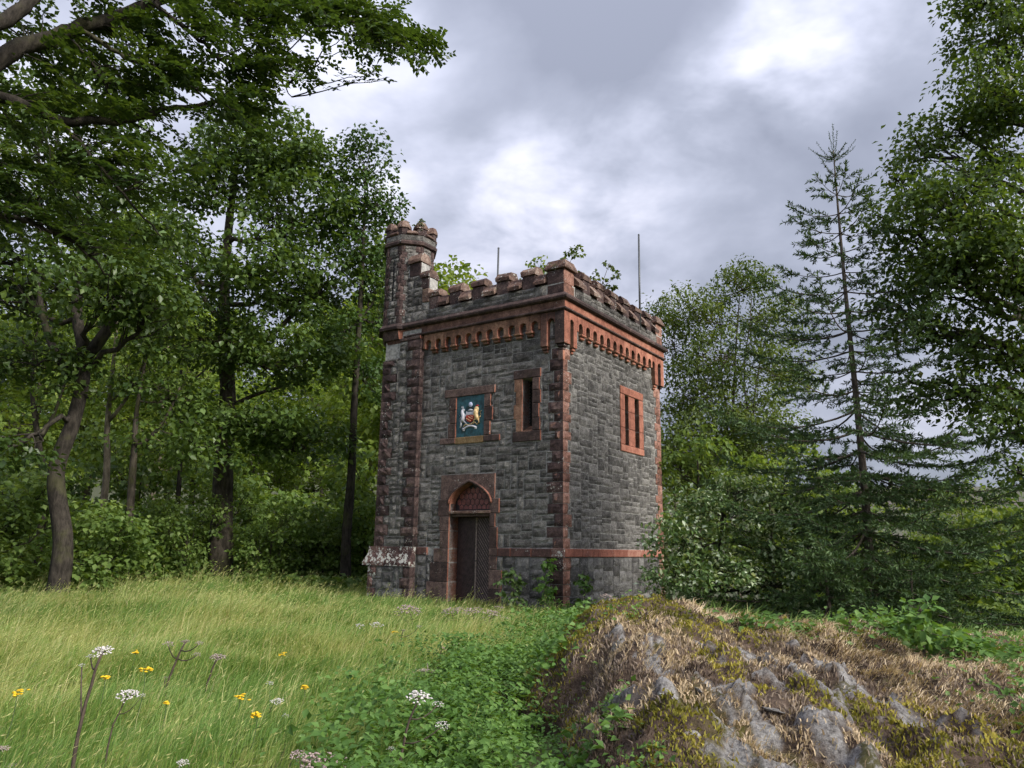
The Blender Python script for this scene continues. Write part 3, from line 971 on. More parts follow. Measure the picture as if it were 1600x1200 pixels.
# tympanum with its lattice of red panes
tym = prism('fanlight', FRONT, [(DOOR[1] - .002, 2.18), (DOOR[0] + .002, 2.18)] + [(a, z) for a, z in gothic(CX, HW - .002, 2.36, 0.498)], -0.23, -0.20, 'black')
hexw, hexh = 0.135, 0.185
me_hex = None
row = 0
for row in range(5):
    zc = 2.265 + row * hexh * 0.74
    for k in range(-6, 7):
        ac = CX + (k + (row % 2) * .5) * hexw
        hx = [(ac + hexw * .44 * sx, zc + hexh * .45 * sy) for sx, sy in ((0, -1), (1, -.45), (1, .45), (0, 1), (-1, .45), (-1, -.45))]
        def inside(a, z):
            if not (DOOR[0] + .02 < a < DOOR[1] - .02) or z < 2.185: return False
            if z < 2.36: return True
            return z < 2.86 and abs(a - CX) + .015 < HW * (1 - ((z - 2.36) / .5) ** 2.1)
        hx = [p for p in hx if inside(*p)]
        if len(hx) >= 4:
            prism('pane', FRONT, hx, -0.203, -0.188 + rt.uniform(-.004, .004), 'pane', tym, bev=0.006)
blk('transom', FRONT, DOOR[0] + .003, DOOR[1] - .003, 2.05, 2.11, -0.30, -0.02, 'red_smooth')
blk('transom', FRONT, DOOR[0] - .03, DOOR[1] + .03, 2.113, 2.185, -0.30, 0.055, 'coping')

# door leaves of diagonal boards
for s_, (a0, a1) in enumerate(((DOOR[0] + .012, CX - .012), (CX + .012, DOOR[1] - .012))):
    z0, z1 = 0.03, 2.045
    leaf = link('door_leaf', chamfer_box(FRONT, a0, a1, z0, z1, -0.335, -0.303, 0), M['door_edge' if s_ == 0 else 'door'], tower)
    wb = 0.098; sg = 1 if s_ == 0 else -1
    k = -30
    for k in range(-8, 30):
        # strip z = sg*(a - a0)*1.25 + c between c0 and c1, clipped to the leaf (right leaf falls to the right, left leaf mirrors it)
        c0 = z0 - 0.9 + k * wb * 1.6 * .62 ; c1 = c0 + wb * 1.6 * .62 - (0.024 if s_ == 0 else 0.014)
        poly = []
        f1 = lambda a: sg * (a - (a0 if sg > 0 else a1)) * 1.35
        corners = [(a0, f1(a0) + c0), (a1, f1(a1) + c0), (a1, f1(a1) + c1), (a0, f1(a0) + c1)]

        def clip(pts, keep, cut):
            out_ = []
            for i in range(len(pts)):
                p, n_ = pts[i], pts[(i + 1) % len(pts)]
                if keep(p): out_.append(p)
                if keep(p) != keep(n_):
                    tt = (cut - p[1]) / (n_[1] - p[1]); out_.append((p[0] + tt * (n_[0] - p[0]), cut))
            return out_
        poly = clip(corners, lambda p: p[1] >= z0, z0)
        poly = clip(poly, lambda p: p[1] <= z1, z1) if poly else poly
        if len(poly) >= 3 and max(p[1] for p in poly) - min(p[1] for p in poly) > .03:
            prism('plank', FRONT, poly, -0.306, -0.297 + rt.uniform(-.003, .003), 'door', leaf, bev=0.005)
blk('door_stop', FRONT, CX - .022, CX + .022, 0.03, 2.045, -0.30, -0.272, 'door_edge', bev=.004)
ltch = MB(); ltch.tube([FRONT.p(CX - .06, 1.02, -.262), FRONT.p(CX + .05, 1.02, -.262)], .012, 6)
ltch.build('latch', M['iron'], tower)
blk('threshold', FRONT, DOOR[0], DOOR[1], -0.25, 0.02, -0.40, 0.06, 'red_smooth')

# ---- heraldic panel with its surround
for nm, a0, a1, z0, z1, mt in (('surround_lintel', 1.86, 3.41, 4.985, 5.185, 'red_smooth'), ('sill_end', 1.70, PANEL[0] - .004, 3.82, 3.965, 'red_smooth'),
                               ('sill_end', PANEL[1] + .004, 3.52, 3.82, 3.965, 'red_smooth'), ('sill_stone', PANEL[0] - .0, PANEL[1] + .0, 3.80, 3.965, 'sill')):
    blk(nm, FRONT, a0, a1, z0, z1, -.08, 0.04, mt); front_holes.append((a0, a1, z0, z1))
for z0, z1, w1, w2 in ((3.97, 4.32, .19, .25), (4.32, 4.66, .26, .20), (4.66, 4.98, .20, .22)):
    blk('surround_stone', FRONT, PANEL[0] - w1, PANEL[0], z0 + .003, z1 - .003, -.08, .035, 'red_smooth'); front_holes.append((PANEL[0] - w1, PANEL[0], z0, z1))
    blk('surround_stone', FRONT, PANEL[1], PANEL[1] + w2, z0 + .003, z1 - .003, -.08, .035, 'red_smooth'); front_holes.append((PANEL[1], PANEL[1] + w2, z0, z1))
front_holes.append(PANEL)
hp = blk('heraldic_panel', FRONT, PANEL[0] + .002, PANEL[1] - .002, PANEL[2] - .004, PANEL[3] + .004, -.03, -.0 + .004, 'teal', bev=0)
hp['label'] = 'teal panel with a painted coat of arms'


def hz(x, y):   # drawing units of the arms: x 195..870 left to right, y 1060..150 up
    return PANEL[1] - (x - 195) / 675 * (PANEL[1] - PANEL[0]), PANEL[2] + (1060 - y) / 910 * (PANEL[3] - PANEL[2])


def hpt(x, y, o_=0.03):
    return np.array(FRONT.p(*hz(x, y), o_))


def relief(name, mat, strokes, balls=()):
    mb = MB()
    for pts, rad in strokes:
        mb.tube([hpt(x, y, .012 + .010 * (i % 2)) for i, (x, y) in enumerate(pts)], np.array(rad) * .00126, 7)
    for x, y, rx, rz in balls:
        mb.ball(hpt(x, y, .014), .00126, 10, 6, (rx, min(rx, rz) * .6, rz))
    return mb.build(name, M[mat], hp)


relief('globe', 'globe', [], [(540, 350, 48, 52)])
relief('wreath', 'black', [([(475, 425), (540, 418), (600, 425)], (9, 12, 9))])
relief('helmet', 'silver', [([(490, 480), (540, 470), (590, 478)], (14, 20, 14)), ([(455, 500), (440, 540)], (12, 8)), ([(610, 500), (622, 540)], (12, 8))])
prism('shield', FRONT, [hz(*p) for p in ((445, 590), (622, 590), (630, 660), (595, 715), (540, 750), (478, 722), (438, 665))], .004, .036, 'crimson', hp, .006)
prism('chief', FRONT, [hz(*p) for p in ((448, 520), (606, 515), (622, 586), (445, 586))], .004, .040, 'silver', hp, .006)
relief('bend', 'gold', [([hzp for hzp in ((500, 615), (560, 660), (615, 680))], (8, 8, 8)), ([(455, 650), (520, 695), (570, 722)], (8, 8, 8)), ([(560, 606), (625, 650)], (7, 7))]).location.y -= 0.026
relief('antelope', 'silver', [([(350, 455), (345, 520), (375, 590), (365, 680), (330, 720)], (30, 34, 44, 44, 34)), ([(385, 560), (430, 590), (452, 640), (448, 700)], (22, 16, 12, 10)),
                              ([(330, 700), (322, 780), (300, 850)], (30, 18, 16)), ([(370, 700), (420, 740), (470, 790)], (24, 16, 12)), ([(300, 700), (265, 690), (300, 620), (280, 570)], (10, 9, 9, 7)),
                              ([(345, 430), (322, 375)], (8, 4)), ([(365, 430), (352, 365)], (8, 4))], [(365, 462, 40, 28)])
relief('lion', 'gold', [([(680, 480), (675, 560), (690, 640), (725, 700)], (50, 46, 46, 36)), ([(650, 580), (615, 600), (600, 640)], (20, 14, 10)), ([(690, 660), (640, 700), (610, 740)], (24, 16, 12)),
                        ([(725, 690), (765, 770), (715, 800)], (30, 18, 14)), ([(745, 660), (785, 640), (790, 580), (765, 530), (810, 515)], (10, 9, 8, 8, 5))], [(685, 470, 56, 60)])
relief('crown', 'crimson', [([(665, 400), (705, 385), (735, 395)], (9, 12, 9))])
relief('scroll', 'silver', [([(360, 880), (400, 890), (440, 850), (510, 830), (580, 832), (640, 850), (690, 880)], (26, 24, 20, 22, 22, 20, 24)), ([(370, 915), (410, 920)], (14, 14)), ([(650, 890), (690, 895)], (14, 14))])
relief('mantling', 'gold', [([(370, 830), (430, 790), (500, 800), (560, 790), (640, 740)], (9, 9, 9, 9, 9)), ([(420, 760), (480, 800)], (8, 8)), ([(600, 800), (660, 750), (700, 810)], (8, 8, 8))])

# ---- slit window on the front, pair of lights on the right
for nm, a0, a1, z0, z1 in (('lintel', .57, 1.33, 5.235, 5.445), ('sill_stone', .56, 1.33, 3.74, 3.975)):
    blk(nm, FRONT, a0, a1, z0, z1, -.30, .04, 'red_smooth'); front_holes.append((a0, a1, z0, z1))
for z0, z1, w1, w2 in ((3.98, 4.28, .22, .16), (4.28, 4.62, .19, .23), (4.62, 4.93, .23, .17), (4.93, 5.23, .20, .22)):
    blk('jamb_stone', FRONT, SLIT[0] - w1 + .0, SLIT[0], z0 + .003, z1 - .003, -.30, .035, 'red_smooth'); front_holes.append((SLIT[0] - w1, SLIT[0], z0, z1))
    o = prism('jamb_stone', FRONT, [(SLIT[1] + w2, z0 + .003), (SLIT[1] + w2, z1 - .003), (SLIT[1], z1 - .003), (SLIT[1], z0 + .003)], -.30, .03, 'orange'); front_holes.append((SLIT[1], SLIT[1] + w2, z0, z1))
front_holes.append(SLIT)
prism('sloped_sill', RIGHT, [(-.04, 3.965), (.26, 3.965), (.26, 4.14)], -SLIT[1] + .004, -SLIT[0] - .004, 'orange')
fr = [( .02, 3.98), (.23, 3.98)]
for (fc_, op) in ((FRONT, SLIT), (RIGHT, WIN1), (RIGHT, WIN2)):
    gl = blk('dark_window_sheet', fc_, op[0] + .002, op[1] - .002, op[2], op[3], -.34, -.325, 'dark', bev=0)  # matte sheet behind the lattice, the unlit interior put into its dark colour
    mb = MB(); wd = op[1] - op[0]; st_ = .075
    for k in range(-4, int((op[3] - op[2]) / st_) + 1):
        for sg in (1, -1):
            zA = op[2] + k * st_; zB = zA + wd * 1.4
            aA, aB = (op[0], op[1]) if sg > 0 else (op[1], op[0])
            if zA < op[2]:
                f0 = (op[2] - zA) / (zB - zA); aA = aA + (aB - aA) * f0; zA = op[2]
            if zB > op[3]:
                f0 = (op[3] - zA) / (zB - zA); aB = aA + (aB - aA) * f0; zB = op[3]
            if zB - zA > .02:
                mb.tube([fc_.p(aA, zA, -.30), fc_.p(aB, zB, -.30)], .006, 4)
    tag(mb.build('lattice', M['iron'], gl), None, None, None, 'stuff')
for nm, a0, a1, z0, z1 in (('lintel', 2.91, 4.31, 5.305, 5.51), ('sill_stone', 2.91, 4.31, 3.80, 3.975)):
    blk(nm, RIGHT, a0, a1, z0, z1, -.30, .04, 'orange'); right_holes.append((a0, a1, z0, z1))
for z0, z1 in ((3.98, 4.42), (4.42, 4.88), (4.88, 5.30)):
    blk('jamb_stone', RIGHT, 2.91, WIN1[0], z0 + .002, z1 - .002, -.30, .035, 'orange')
    blk('mullion', RIGHT, WIN1[1], WIN2[0], z0 + .002, z1 - .002, -.30, .02, 'orange')
    blk('jamb_stone', RIGHT, WIN2[1], 4.31, z0 + .002, z1 - .002, -.30, .035, 'orange')
right_holes.append((2.91, 4.31, 3.9, 5.4))
for op in (WIN1, WIN2):
    prism('sloped_sill', FRONT, [(.04, 3.965), (.28, 3.965), (.28, 4.13)], -op[1] + .004, -op[0] - .004, 'orange')

# ---- cornice: corbel table of small arches, fascia, mouldings
TO = 0.13                                   # the table and the parapet stand this proud


def arch_piece(w, zsp, zb, zt, rad, n_=8):
    """outline of one arch stone, centred on a = 0: a half pier on each side of a round-headed notch"""
    pts = [(-w / 2, zt), (-w / 2, zb), (-rad, zb), (-rad, zsp)]
    pts += [(-rad * math.cos(math.pi * k / n_), zsp + rad * math.sin(math.pi * k / n_)) for k in range(1, n_)]
    pts += [(rad, zsp), (rad, zb), (w / 2, zb), (w / 2, zt)]
    return pts


def corbel_row(fc, c0, c1, n_, mat):
    st_ = (c1 - c0) / (n_ - 1)
    for k in range(n_):
        c = c0 + st_ * k
        prism('arch_stone', fc, [(c + a, z) for a, z in arch_piece(st_ - .006, 6.46, 6.34, 6.71, .098)], -.02, TO, mat)
    for k in range(n_ - 1):
        c = c0 + st_ * (k + .5)
        for z0, z1, o_, w in ((6.275, 6.337, TO + .004, .105), (6.205, 6.272, TO - .045, .085)):
            blk('corbel', fc, c - w, c + w, z0, z1, -.02, o_, mat, bev=.018)
    return c0 - st_ / 2, c1 + st_ / 2, st_


fa0, fa1, _s = corbel_row(FRONT, 0.69, 3.93, 11, 'orange')
ra0, ra1, _s = corbel_row(RIGHT, 0.64, 4.60, 12, 'orange')


def long_corbel(fc, a0, a1, mat):
    blk('long_corbel', fc, a0, a1, 5.90, 6.71, -.02, TO, mat, bev=.01)
    blk('corbel', fc, a0 + .01, a1 - .01, 5.83, 5.897, -.02, TO - .04, mat, bev=.015)
    blk('corbel', fc, a0 + .03, a1 - .03, 5.765, 5.827, -.02, TO - .08, mat, bev=.015)


def tall_arch(fc, a0, a1, mat):
    c, w = (a0 + a1) / 2, a1 - a0
    prism('arch_stone', fc, [(a0, 6.71)] + [(a0, 6.46)] + [(c - w / 2 * math.cos(math.pi * k / 8), 6.46 + w / 2 * math.sin(math.pi * k / 8)) for k in range(1, 8)] + [(a1, 6.46), (a1, 6.71)], -.02, TO, mat)


long_corbel(FRONT, .34, fa0 - .002, 'fascia'); tall_arch(FRONT, .145, .338, 'fascia')
long_corbel(RIGHT, .30, ra0 - .002, 'orange'); tall_arch(RIGHT, .115, .298, 'orange')
long_corbel(RIGHT, ra1 + .18, ra1 + .38, 'orange'); tall_arch(RIGHT, ra1 + .002, ra1 + .178, 'orange')
tall_arch(RIGHT, ra1 + .382, 5.38, 'orange')
# corner brackets (near corner and far right corner)
for cy, s_ in ((0.0, -1), (PW, 1)):
    mbx = [(5.93, 6.71, .145, .115), (5.86, 5.927, .10, .07), (5.79, 5.857, .06, .03)]
    for z0, z1, inn, o_ in mbx:
        o_ = o_ + .014
        y0, y1 = (cy - o_, cy + inn) if s_ < 0 else (cy - inn + .07, cy + o_)
        me = chamfer_box(Face((0, 0, 0), (1, 0, 0), (0, 1, 0)), -inn, o_, z0, z1, y0, y1, .012); me.name = 'bracket'
        link('bracket', me, M['red_smooth'] if z1 > 6 else M['moulding'], tower)
blk('angle_shaft', FRONT, -.045, .09, 5.55, 5.787, -.04, .045, 'red_smooth')
FA1 = 5.40
ROLL_ = [(-.02, 6.715), (TO + .02, 6.715), (TO + .055, 6.735), (TO + .06, 6.76), (TO + .03, 6.785), (-.02, 6.785)]
FASC = [(-.02, 6.788), (TO + .012, 6.788), (TO + .012, 6.955), (-.02, 6.955)]
TOPM = [(-.02, 6.958), (TO + .05, 6.958), (TO + .10, 6.985), (TO + .115, 7.03), (TO + .10, 7.06), (TO + .01, 7.14), (-.02, 7.14)]


def runs(fc, a0, a1, prof, mat, name, seg, mitre0=0.0, mitre1=0.0):
    n_ = max(1, round((a1 - a0) / seg))
    for k in range(n_):
        profile(name, fc, a0 + (a1 - a0) * k / n_ + (.0015 if k else 0), a0 + (a1 - a0) * (k + 1) / n_ - .0015, prof, mat, m0=mitre0 if k == 0 else 0, m1=mitre1 if k == n_ - 1 else 0)


for prof, mat, nm, sg in ((ROLL_, 'moulding', 'roll_moulding', 1.1), (FASC, 'fascia', 'fascia_stone', .8), (TOPM, 'moulding', 'cornice_stone', .72)):
    runs(FRONT, 0, 4.75, prof, mat, nm, sg, -1.0, 0)
    runs(RIGHT, 0, PW, prof, mat, nm, sg, -1.0, 1.0)
    runs(BACK, 0, PW, prof, mat, nm, 2.8, -1.0, 1.0)

# ---- parapet wall, merlons and crenel copings
PF = Face((0, -TO + .02, 0), (-1, 0, 0), (0, -1, 0)); PRt = Face((TO - .02, 0, 0), (0, 1, 0), (1, 0, 0))
wall_pf = link('parapet', chamfer_box(PF, -.09, 4.75, 7.05, 7.40, -.34, 0, 0), M['mortar'], tower)
wall_pr = link('parapet', chamfer_box(PRt, .26, PW + .1, 7.05, 7.40, -.34, 0, 0), M['mortar'], tower)
link('parapet', chamfer_box(Face((0, PW + .1, 0), (-1, 0, 0), (0, 1, 0)), .27, PW, 7.05, 7.75, -.34, 0, 0), M['grey'], tower)
link('parapet', chamfer_box(Face((-PW, 0, 0), (0, 1, 0), (-1, 0, 0)), .9, PW - .3, 6.9, 7.75, -.34, 0.05, 0), M['grey'], tower)


def merlon(fc, a0, a1, mat='red_dark', z0=7.385, zb=7.73, zt=7.95, d=-.34, ov=.034, tilt=0.0):
    o = blk('merlon', fc, a0 + .012, a1 - .012, z0, zb - .003, d, .004, mat, bev=.015, rough=.006)
    zm = zb + .10
    # coping: vertical face, then a weathered slope to a ridge
    prof = [(d - ov, zb), (ov, zb), (ov, zm), (-.05, zt), (d + .07, zt), (d - ov, zm)]
    me_o = profile('coping', fc, a0 - ov * .7, a1 + ov * .7, prof, 'coping', o)
    for v in me_o.data.vertices:
        v.co += Vector([rt.uniform(-.014, .014) for _ in range(3)])
    return o


def crenel(fc, a0, a1, zb=7.44, zt=7.70, d=-.34):
    prof = [(d, zb + .05), (.0, zb + .03), (.11, zb - .03), (.12, zb + .05), (-.06, zt + .01), (d, zt + .01)]
    o = profile('crenel_coping', fc, a0 + .006, a1 - .006, prof, 'coping')
    for v in o.data.vertices:
        v.co += Vector([rt.uniform(-.01, .01) for _ in range(3)])


MF = [(.69, 1.07), (1.44, 1.81), (2.19, 2.58), (2.92, 3.30), (3.64, 3.98)]
for k, (a0, a1) in enumerate(MF):
    merlon(PF, a0, a1, zt=7.93 + .02 * (k % 2))
for a0, a1 in zip([.37] + [m_[1] for m_ in MF[:-1]], [m_[0] for m_ in MF]):
    crenel(PF, a0, a1)
MR = [(.78 + .735 * k, 1.15 + .735 * k) for k in range(6)]
for k, (a0, a1) in enumerate(MR):
    merlon(PRt, a0, a1, zt=7.92 + .025 * (k % 2))
for a0, a1 in zip([.37] + [m_[1] for m_ in MR], [m_[0] for m_ in MR] + [5.12]):
    crenel(PRt, a0, a1)
CN = Face((0, 0, 0), (1, 0, 0), (0, 1, 0))
for y0, y1 in ((-TO + .012, .36), (5.13, PW + .11)):
    link('corner_merlon', chamfer_box(CN, -.36, TO - .012, 7.06, 7.38, y0, y1, .02, .006), M['red'], tower)
    o = link('corner_merlon', chamfer_box(CN, -.35, TO - .018, 7.385, 7.735, y0 + .006, y1 - .006, .015, .006), M['red'], tower)
    link('coping', chamfer_box(CN, -.42, TO + .055, 7.738, 7.80, y0 - .06, y1 + .06, .015, .005), M['coping'], o)
    bm = bmesh.new()
    A = [bm.verts.new((x, y, 7.803)) for x, y in ((-.40, y0 - .045), (TO + .04, y0 - .045), (TO + .04, y1 + .045), (-.40, y1 + .045))]
    B = [bm.verts.new((x, y, 7.965)) for x, y in ((-.34, y0 + .02), (TO - .02, y0 + .02), (TO - .02, y1 - .02), (-.34, y1 - .02))]
    bm.faces.new(B); bm.faces.new(A[::-1])
    for i in range(4):
        bm.faces.new((A[i], A[(i + 1) % 4], B[(i + 1) % 4], B[i]))
    bmesh.ops.recalc_face_normals(bm, faces=bm.faces)
    me = bpy.data.meshes.new('coping'); bm.to_mesh(me); bm.free()
    link('coping', me, M['coping'], o)

# stepped parapet that climbs to the turret
blk('stepped_wall', PF, 3.99, 4.75, 7.40, 8.29, -.34, -.02, 'mortar', bev=0)
blk('stepped_wall', PF, 4.30, 4.75, 8.293, 8.78, -.34, -.02, 'mortar', bev=0)
merlon(PF, 4.00, 4.30, zb=8.31, zt=8.52, z0=8.0)
merlon(PF, 4.30, 4.72, zb=8.80, zt=9.05, z0=8.42)
blk('jamb_stone', PF, 3.985, 4.21, 7.62, 7.99, -.36, .014, 'coping', rough=.01)

# ---- corner turret, octagonal, corbelled out over the pilaster
OC = np.array([-5.17, 0.455 - .17 + .12, 0]); AP = 0.655; SIDE = AP * 2 * math.tan(R(22.5))


def oct_pts(ap, z):
    rr = ap / math.cos(R(22.5))
    return [(OC[0] + rr * math.cos(R(22.5 + 45 * k)), OC[1] + rr * math.sin(R(22.5 + 45 * k)), z) for k in range(8)]


def oct_solid(name, rings, mat, shift=None):
    V = []
    for k, (ap, z) in enumerate(rings):
        pts = oct_pts(ap, z)
        if shift is not None:
            pts = [(p[0] + shift[k][0], p[1] + shift[k][1], p[2]) for p in pts]
        V += pts
    n_ = len(rings)
    F_ = [tuple(range(7, -1, -1)), tuple((n_ - 1) * 8 + i for i in range(8))]
    for j in range(n_ - 1):
        F_ += [(j * 8 + i, j * 8 + (i + 1) % 8, (j + 1) * 8 + (i + 1) % 8, (j + 1) * 8 + i) for i in range(8)]
    return link(name, pymesh(name, V, F_), M[mat], tower)


oct_solid('turret_core', [(AP - .035, 6.9), (AP - .035, 9.62)], 'mortar')
oct_solid('turret_corbel', [(.30, 6.22), (.46, 6.48)], 'moulding', [(.30, -.02), (.16, .0)])
oct_solid('turret_corbel', [(.52, 6.484), (.585, 6.70)], 'fascia', [(.12, .0), (.05, .0)])
oct_solid('turret_corbel', [(.62, 6.704), (.655, 6.95)], 'red_smooth', [(.03, .0), (.0, .0)])
oct_solid('turret_string', [(AP - .02, 6.953), (AP + .085, 6.965), (AP + .10, 7.03), (AP + .02, 7.13)], 'moulding')
oct_solid('turret_string', [(AP - .03, 9.36), (AP + .055, 9.385), (AP + .07, 9.45), (AP + .03, 9.50)], 'moulding')
TSL = None
for k in range(8):
    th = R(45 * k)
    n_ = np.array([math.cos(th), math.sin(th), 0]); t_ = np.array([-math.sin(th), math.cos(th), 0])
    fc = Face(OC + n_ * (AP - .03), t_, n_)
    holes = []
    hs_ = SIDE / 2
    if k == 6:      # the flat in line with the front wall has an arrow slit
        holes.append((-.045, .045, 7.80, 9.0))
        blk('dark_slit_box', fc, -.04, .04, 7.80, 8.97, -.02, -.004, 'dark', bev=0)  # near-black box: the shade inside the slit is put into its colour
        z = 7.80
        holes += []
    z = 7.14; kk = k
    while z < 9.34:
        h = min(rt.uniform(.17, .26), 9.36 - z)
        if 9.36 - z - h < .1: h = 9.36 - z
        for sgn in (-1, 1):
            L = (.10 if (kk + (sgn > 0)) % 2 else .17)
            rect = (-hs_, -hs_ + L, z, z + h) if sgn < 0 else (hs_ - L, hs_, z, z + h)
            V, F_ = rock_face(fc, *rect, .02, .028, 2, 2)
            if k in (5, 6, 7, 0):
                link('turret_quoin', pymesh('turret_quoin', V, F_), M['red_dark'], tower)
            holes.append(rect)
        kk += 1; z += h
    if k in (4, 5, 6, 7, 0):
        wall_stones(fc, pack(-hs_, hs_, 7.14, 9.36, holes, rt, .05, (2, 3, 3, 4), (3, 4, 5, 6)), .018, .03, 'grey', tower, 0.0, .8 if k in (6, 7, 0) else .05)
    # parapet of the turret: a low wall with slots, crenel coping between, merlons on the corners
    blk('turret_parapet', fc, -hs_ - .008, hs_ + .008, 9.505, 9.66, -.16, .055, 'grey', bev=.01, rough=.006)
    prof = [(-.16, 9.665), (.05, 9.665), (.10, 9.69), (.10, 9.72), (.0, 9.81), (-.16, 9.81)]
    profile('crenel_coping', fc, -.15, .15, prof, 'coping')
for k in range(8):
    thv = R(22.5 + 45 * k)
    if k == 1: continue
    V = []
    wv = .15
    c8 = np.array(oct_pts(AP + .035, 0)[k]); ta = np.array([-math.sin(R(45 * k)), math.cos(R(45 * k)), 0]); tb = np.array([-math.sin(R(45 * (k + 1))), math.cos(R(45 * (k + 1))), 0])
    inn = np.array([math.cos(thv), math.sin(thv), 0])

    def wedge(grow, zz):
        c = c8 + inn * grow
        return [c - ta * (wv + grow), c, c + tb * (wv + grow), c + tb * (wv + grow) - inn * (.19 + 2 * grow), c - ta * (wv + grow) - inn * (.19 + 2 * grow)]
    broken = k == 4
    levels = [(0, 9.667), (0, 9.86 if not broken else 9.80)]
    lv2 = [(.03, 9.863), (.03, 9.93), (-.03, 10.06)] if not broken else [(.03, 9.803), (.03, 9.86), (-.05, 9.95)]
    par = None
    for nm, lv, mt in (('merlon', levels, 'red_dark'), ('coping', lv2, 'coping')):
        V = []; F_ = []
        for gw, z in lv:
            V += [(p[0] + rt.uniform(-.008, .008), p[1] + rt.uniform(-.008, .008), z + rt.uniform(-.008, .008) * (nm == 'coping')) for p in wedge(gw, z)]
        L = len(lv)
        F_ = [(4, 3, 2, 1, 0), tuple((L - 1) * 5 + i for i in range(5))]
        for j in range(L - 1):
            F_ += [(j * 5 + i, j * 5 + (i + 1) % 5, (j + 1) * 5 + (i + 1) % 5, (j + 1) * 5 + i) for i in range(5)]
        o = link(nm, pymesh(nm, V, F_), M[mt], par or tower)
        par = o

# ---- rubble stones of the walls
front_main = [h for h in front_holes]
wall_stones(FRONT, pack(0.0, PIL0 - .01, 1.335, 6.18, front_main, rt), .004, .028, 'grey', wall_f)
wall_stones(FRONT, pack(0.0, PIL0 - .01, 6.18, 6.72, [(.3, .55, 5, 7), (-1, .16, 5, 7)], rt, .09, (2, 3), (4, 5, 6)), .004, .012, 'grey', wall_f, 0, .2)
wall_stones(FRONT, pack(0.0, PIL0 - .02, -0.2, 1.135, front_main, rt, .065, (3, 4, 4, 5), (5, 6, 8, 9)), .022, .03, 'grey_base', wall_f)
wall_stones(RIGHT, pack(0.0, PW, 1.34, 6.18, right_holes, rt), .004, .028, 'grey', wall_r, 0, .8)
wall_stones(RIGHT, pack(0.0, PW, 6.18, 6.72, [(.3, .45, 5, 7), (-1, .14, 5, 7), (5.0, 9, 5, 7)], rt, .09, (2, 3), (4, 5, 6)), .004, .012, 'grey', wall_r, 0, .2)
wall_stones(RIGHT, pack(0.0, PW, -0.2, 1.14, right_holes, rt, .065, (3, 4, 4, 5), (5, 6, 8, 11)), .022, .03, 'grey_base', wall_r, 0, .6)
PILC = Face((0, -PILO + .02, 0), (-1, 0, 0), (0, -1, 0))
wall_stones(PILC, pack(PIL0, PIL1, 1.34, 6.62, pil_holes + [(4.85, 9, 6.2, 7)], rt), .024, .028, 'grey', pil)
wall_stones(FOOTF, pack(PIL0 - .01, PIL1 + .09, -.2, .855, foot_holes, rt, .065, (3, 4, 4), (5, 6, 8)), .012, .03, 'grey_base', pil)
blk('pilaster_cap', FRONT, PIL0 - .01, 4.86, 6.625, 6.71, -.02, PILO + .03, 'red_smooth')
wall_stones(PF, pack(.37, 4.75, 7.145, 7.40, [], rt, .06, (2, 2, 4), (5, 6, 7, 9)), .014, .03, 'grey', wall_pf)
wall_stones(PRt, pack(.37, 5.12, 7.145, 7.40, [], rt, .06, (2, 2, 4), (5, 6, 7, 9)), .014, .03, 'grey', wall_pr, 0, .8)
PS = Face((0, -TO + .04, 0), (-1, 0, 0), (0, -1, 0))
wall_stones(PS, pack(4.0, 4.75, 7.41, 8.30, [(3.9, 4.22, 7.6, 9)], rt, .055, (2, 3, 4), (4, 5, 6)), .018, .03, 'grey', tower, 0, .9)
wall_stones(PS, pack(4.31, 4.75, 8.30, 8.42, [], rt, .055, (2, 3), (4, 5)), .018, .03, 'grey', tower, 0, .9)
STONES.sort(key=lambda s: -s[0])
rest = {}
for k, (ar, fc, rc, mg, bu, mt, par, bo) in enumerate(STONES):
    w, h = rc[1] - rc[0], rc[3] - rc[2]
    V, F_ = rock_face(fc, *rc, mg, bu * min(1.0, .5 + h * 2.2), 5 if w > .3 else 3, 3 if h > .14 else 2, back=-.03)
    if k < 300:
        link('stone', pymesh('stone', V, F_), M[mt], par)
    else:
        rv = rest.setdefault((par.name, mt), [par, [], []]); n0 = len(rv[1]); rv[1].extend(V); rv[2].extend([tuple(i + n0 for i in f) for f in F_])
for (pn, mt), (par, V, F_) in rest.items():
    o = link('small_stones', pymesh('small_stones', V, F_), M[mt], par); o['kind'] = 'stuff'
print('stones', len(STONES))

# ------------------------------------------------------------------ trees


def curve(p0, p1, sag=0.0, n_=6, bend=None, r_=rng, wob=0.0):
    p0 = np.asarray(p0, float); p1 = np.asarray(p1, float)
    t_ = np.linspace(0, 1, n_)[:, None]
    mid = np.array([0, 0, sag]) if bend is None else np.asarray(bend, float)
    P = p0 + (p1 - p0) * t_ + mid * (4 * t_ * (1 - t_))
    if wob:
        w = r_.normal(0, wob, (n_, 3)); w[0] = 0; w[-1] = 0; P = P + w
    return P


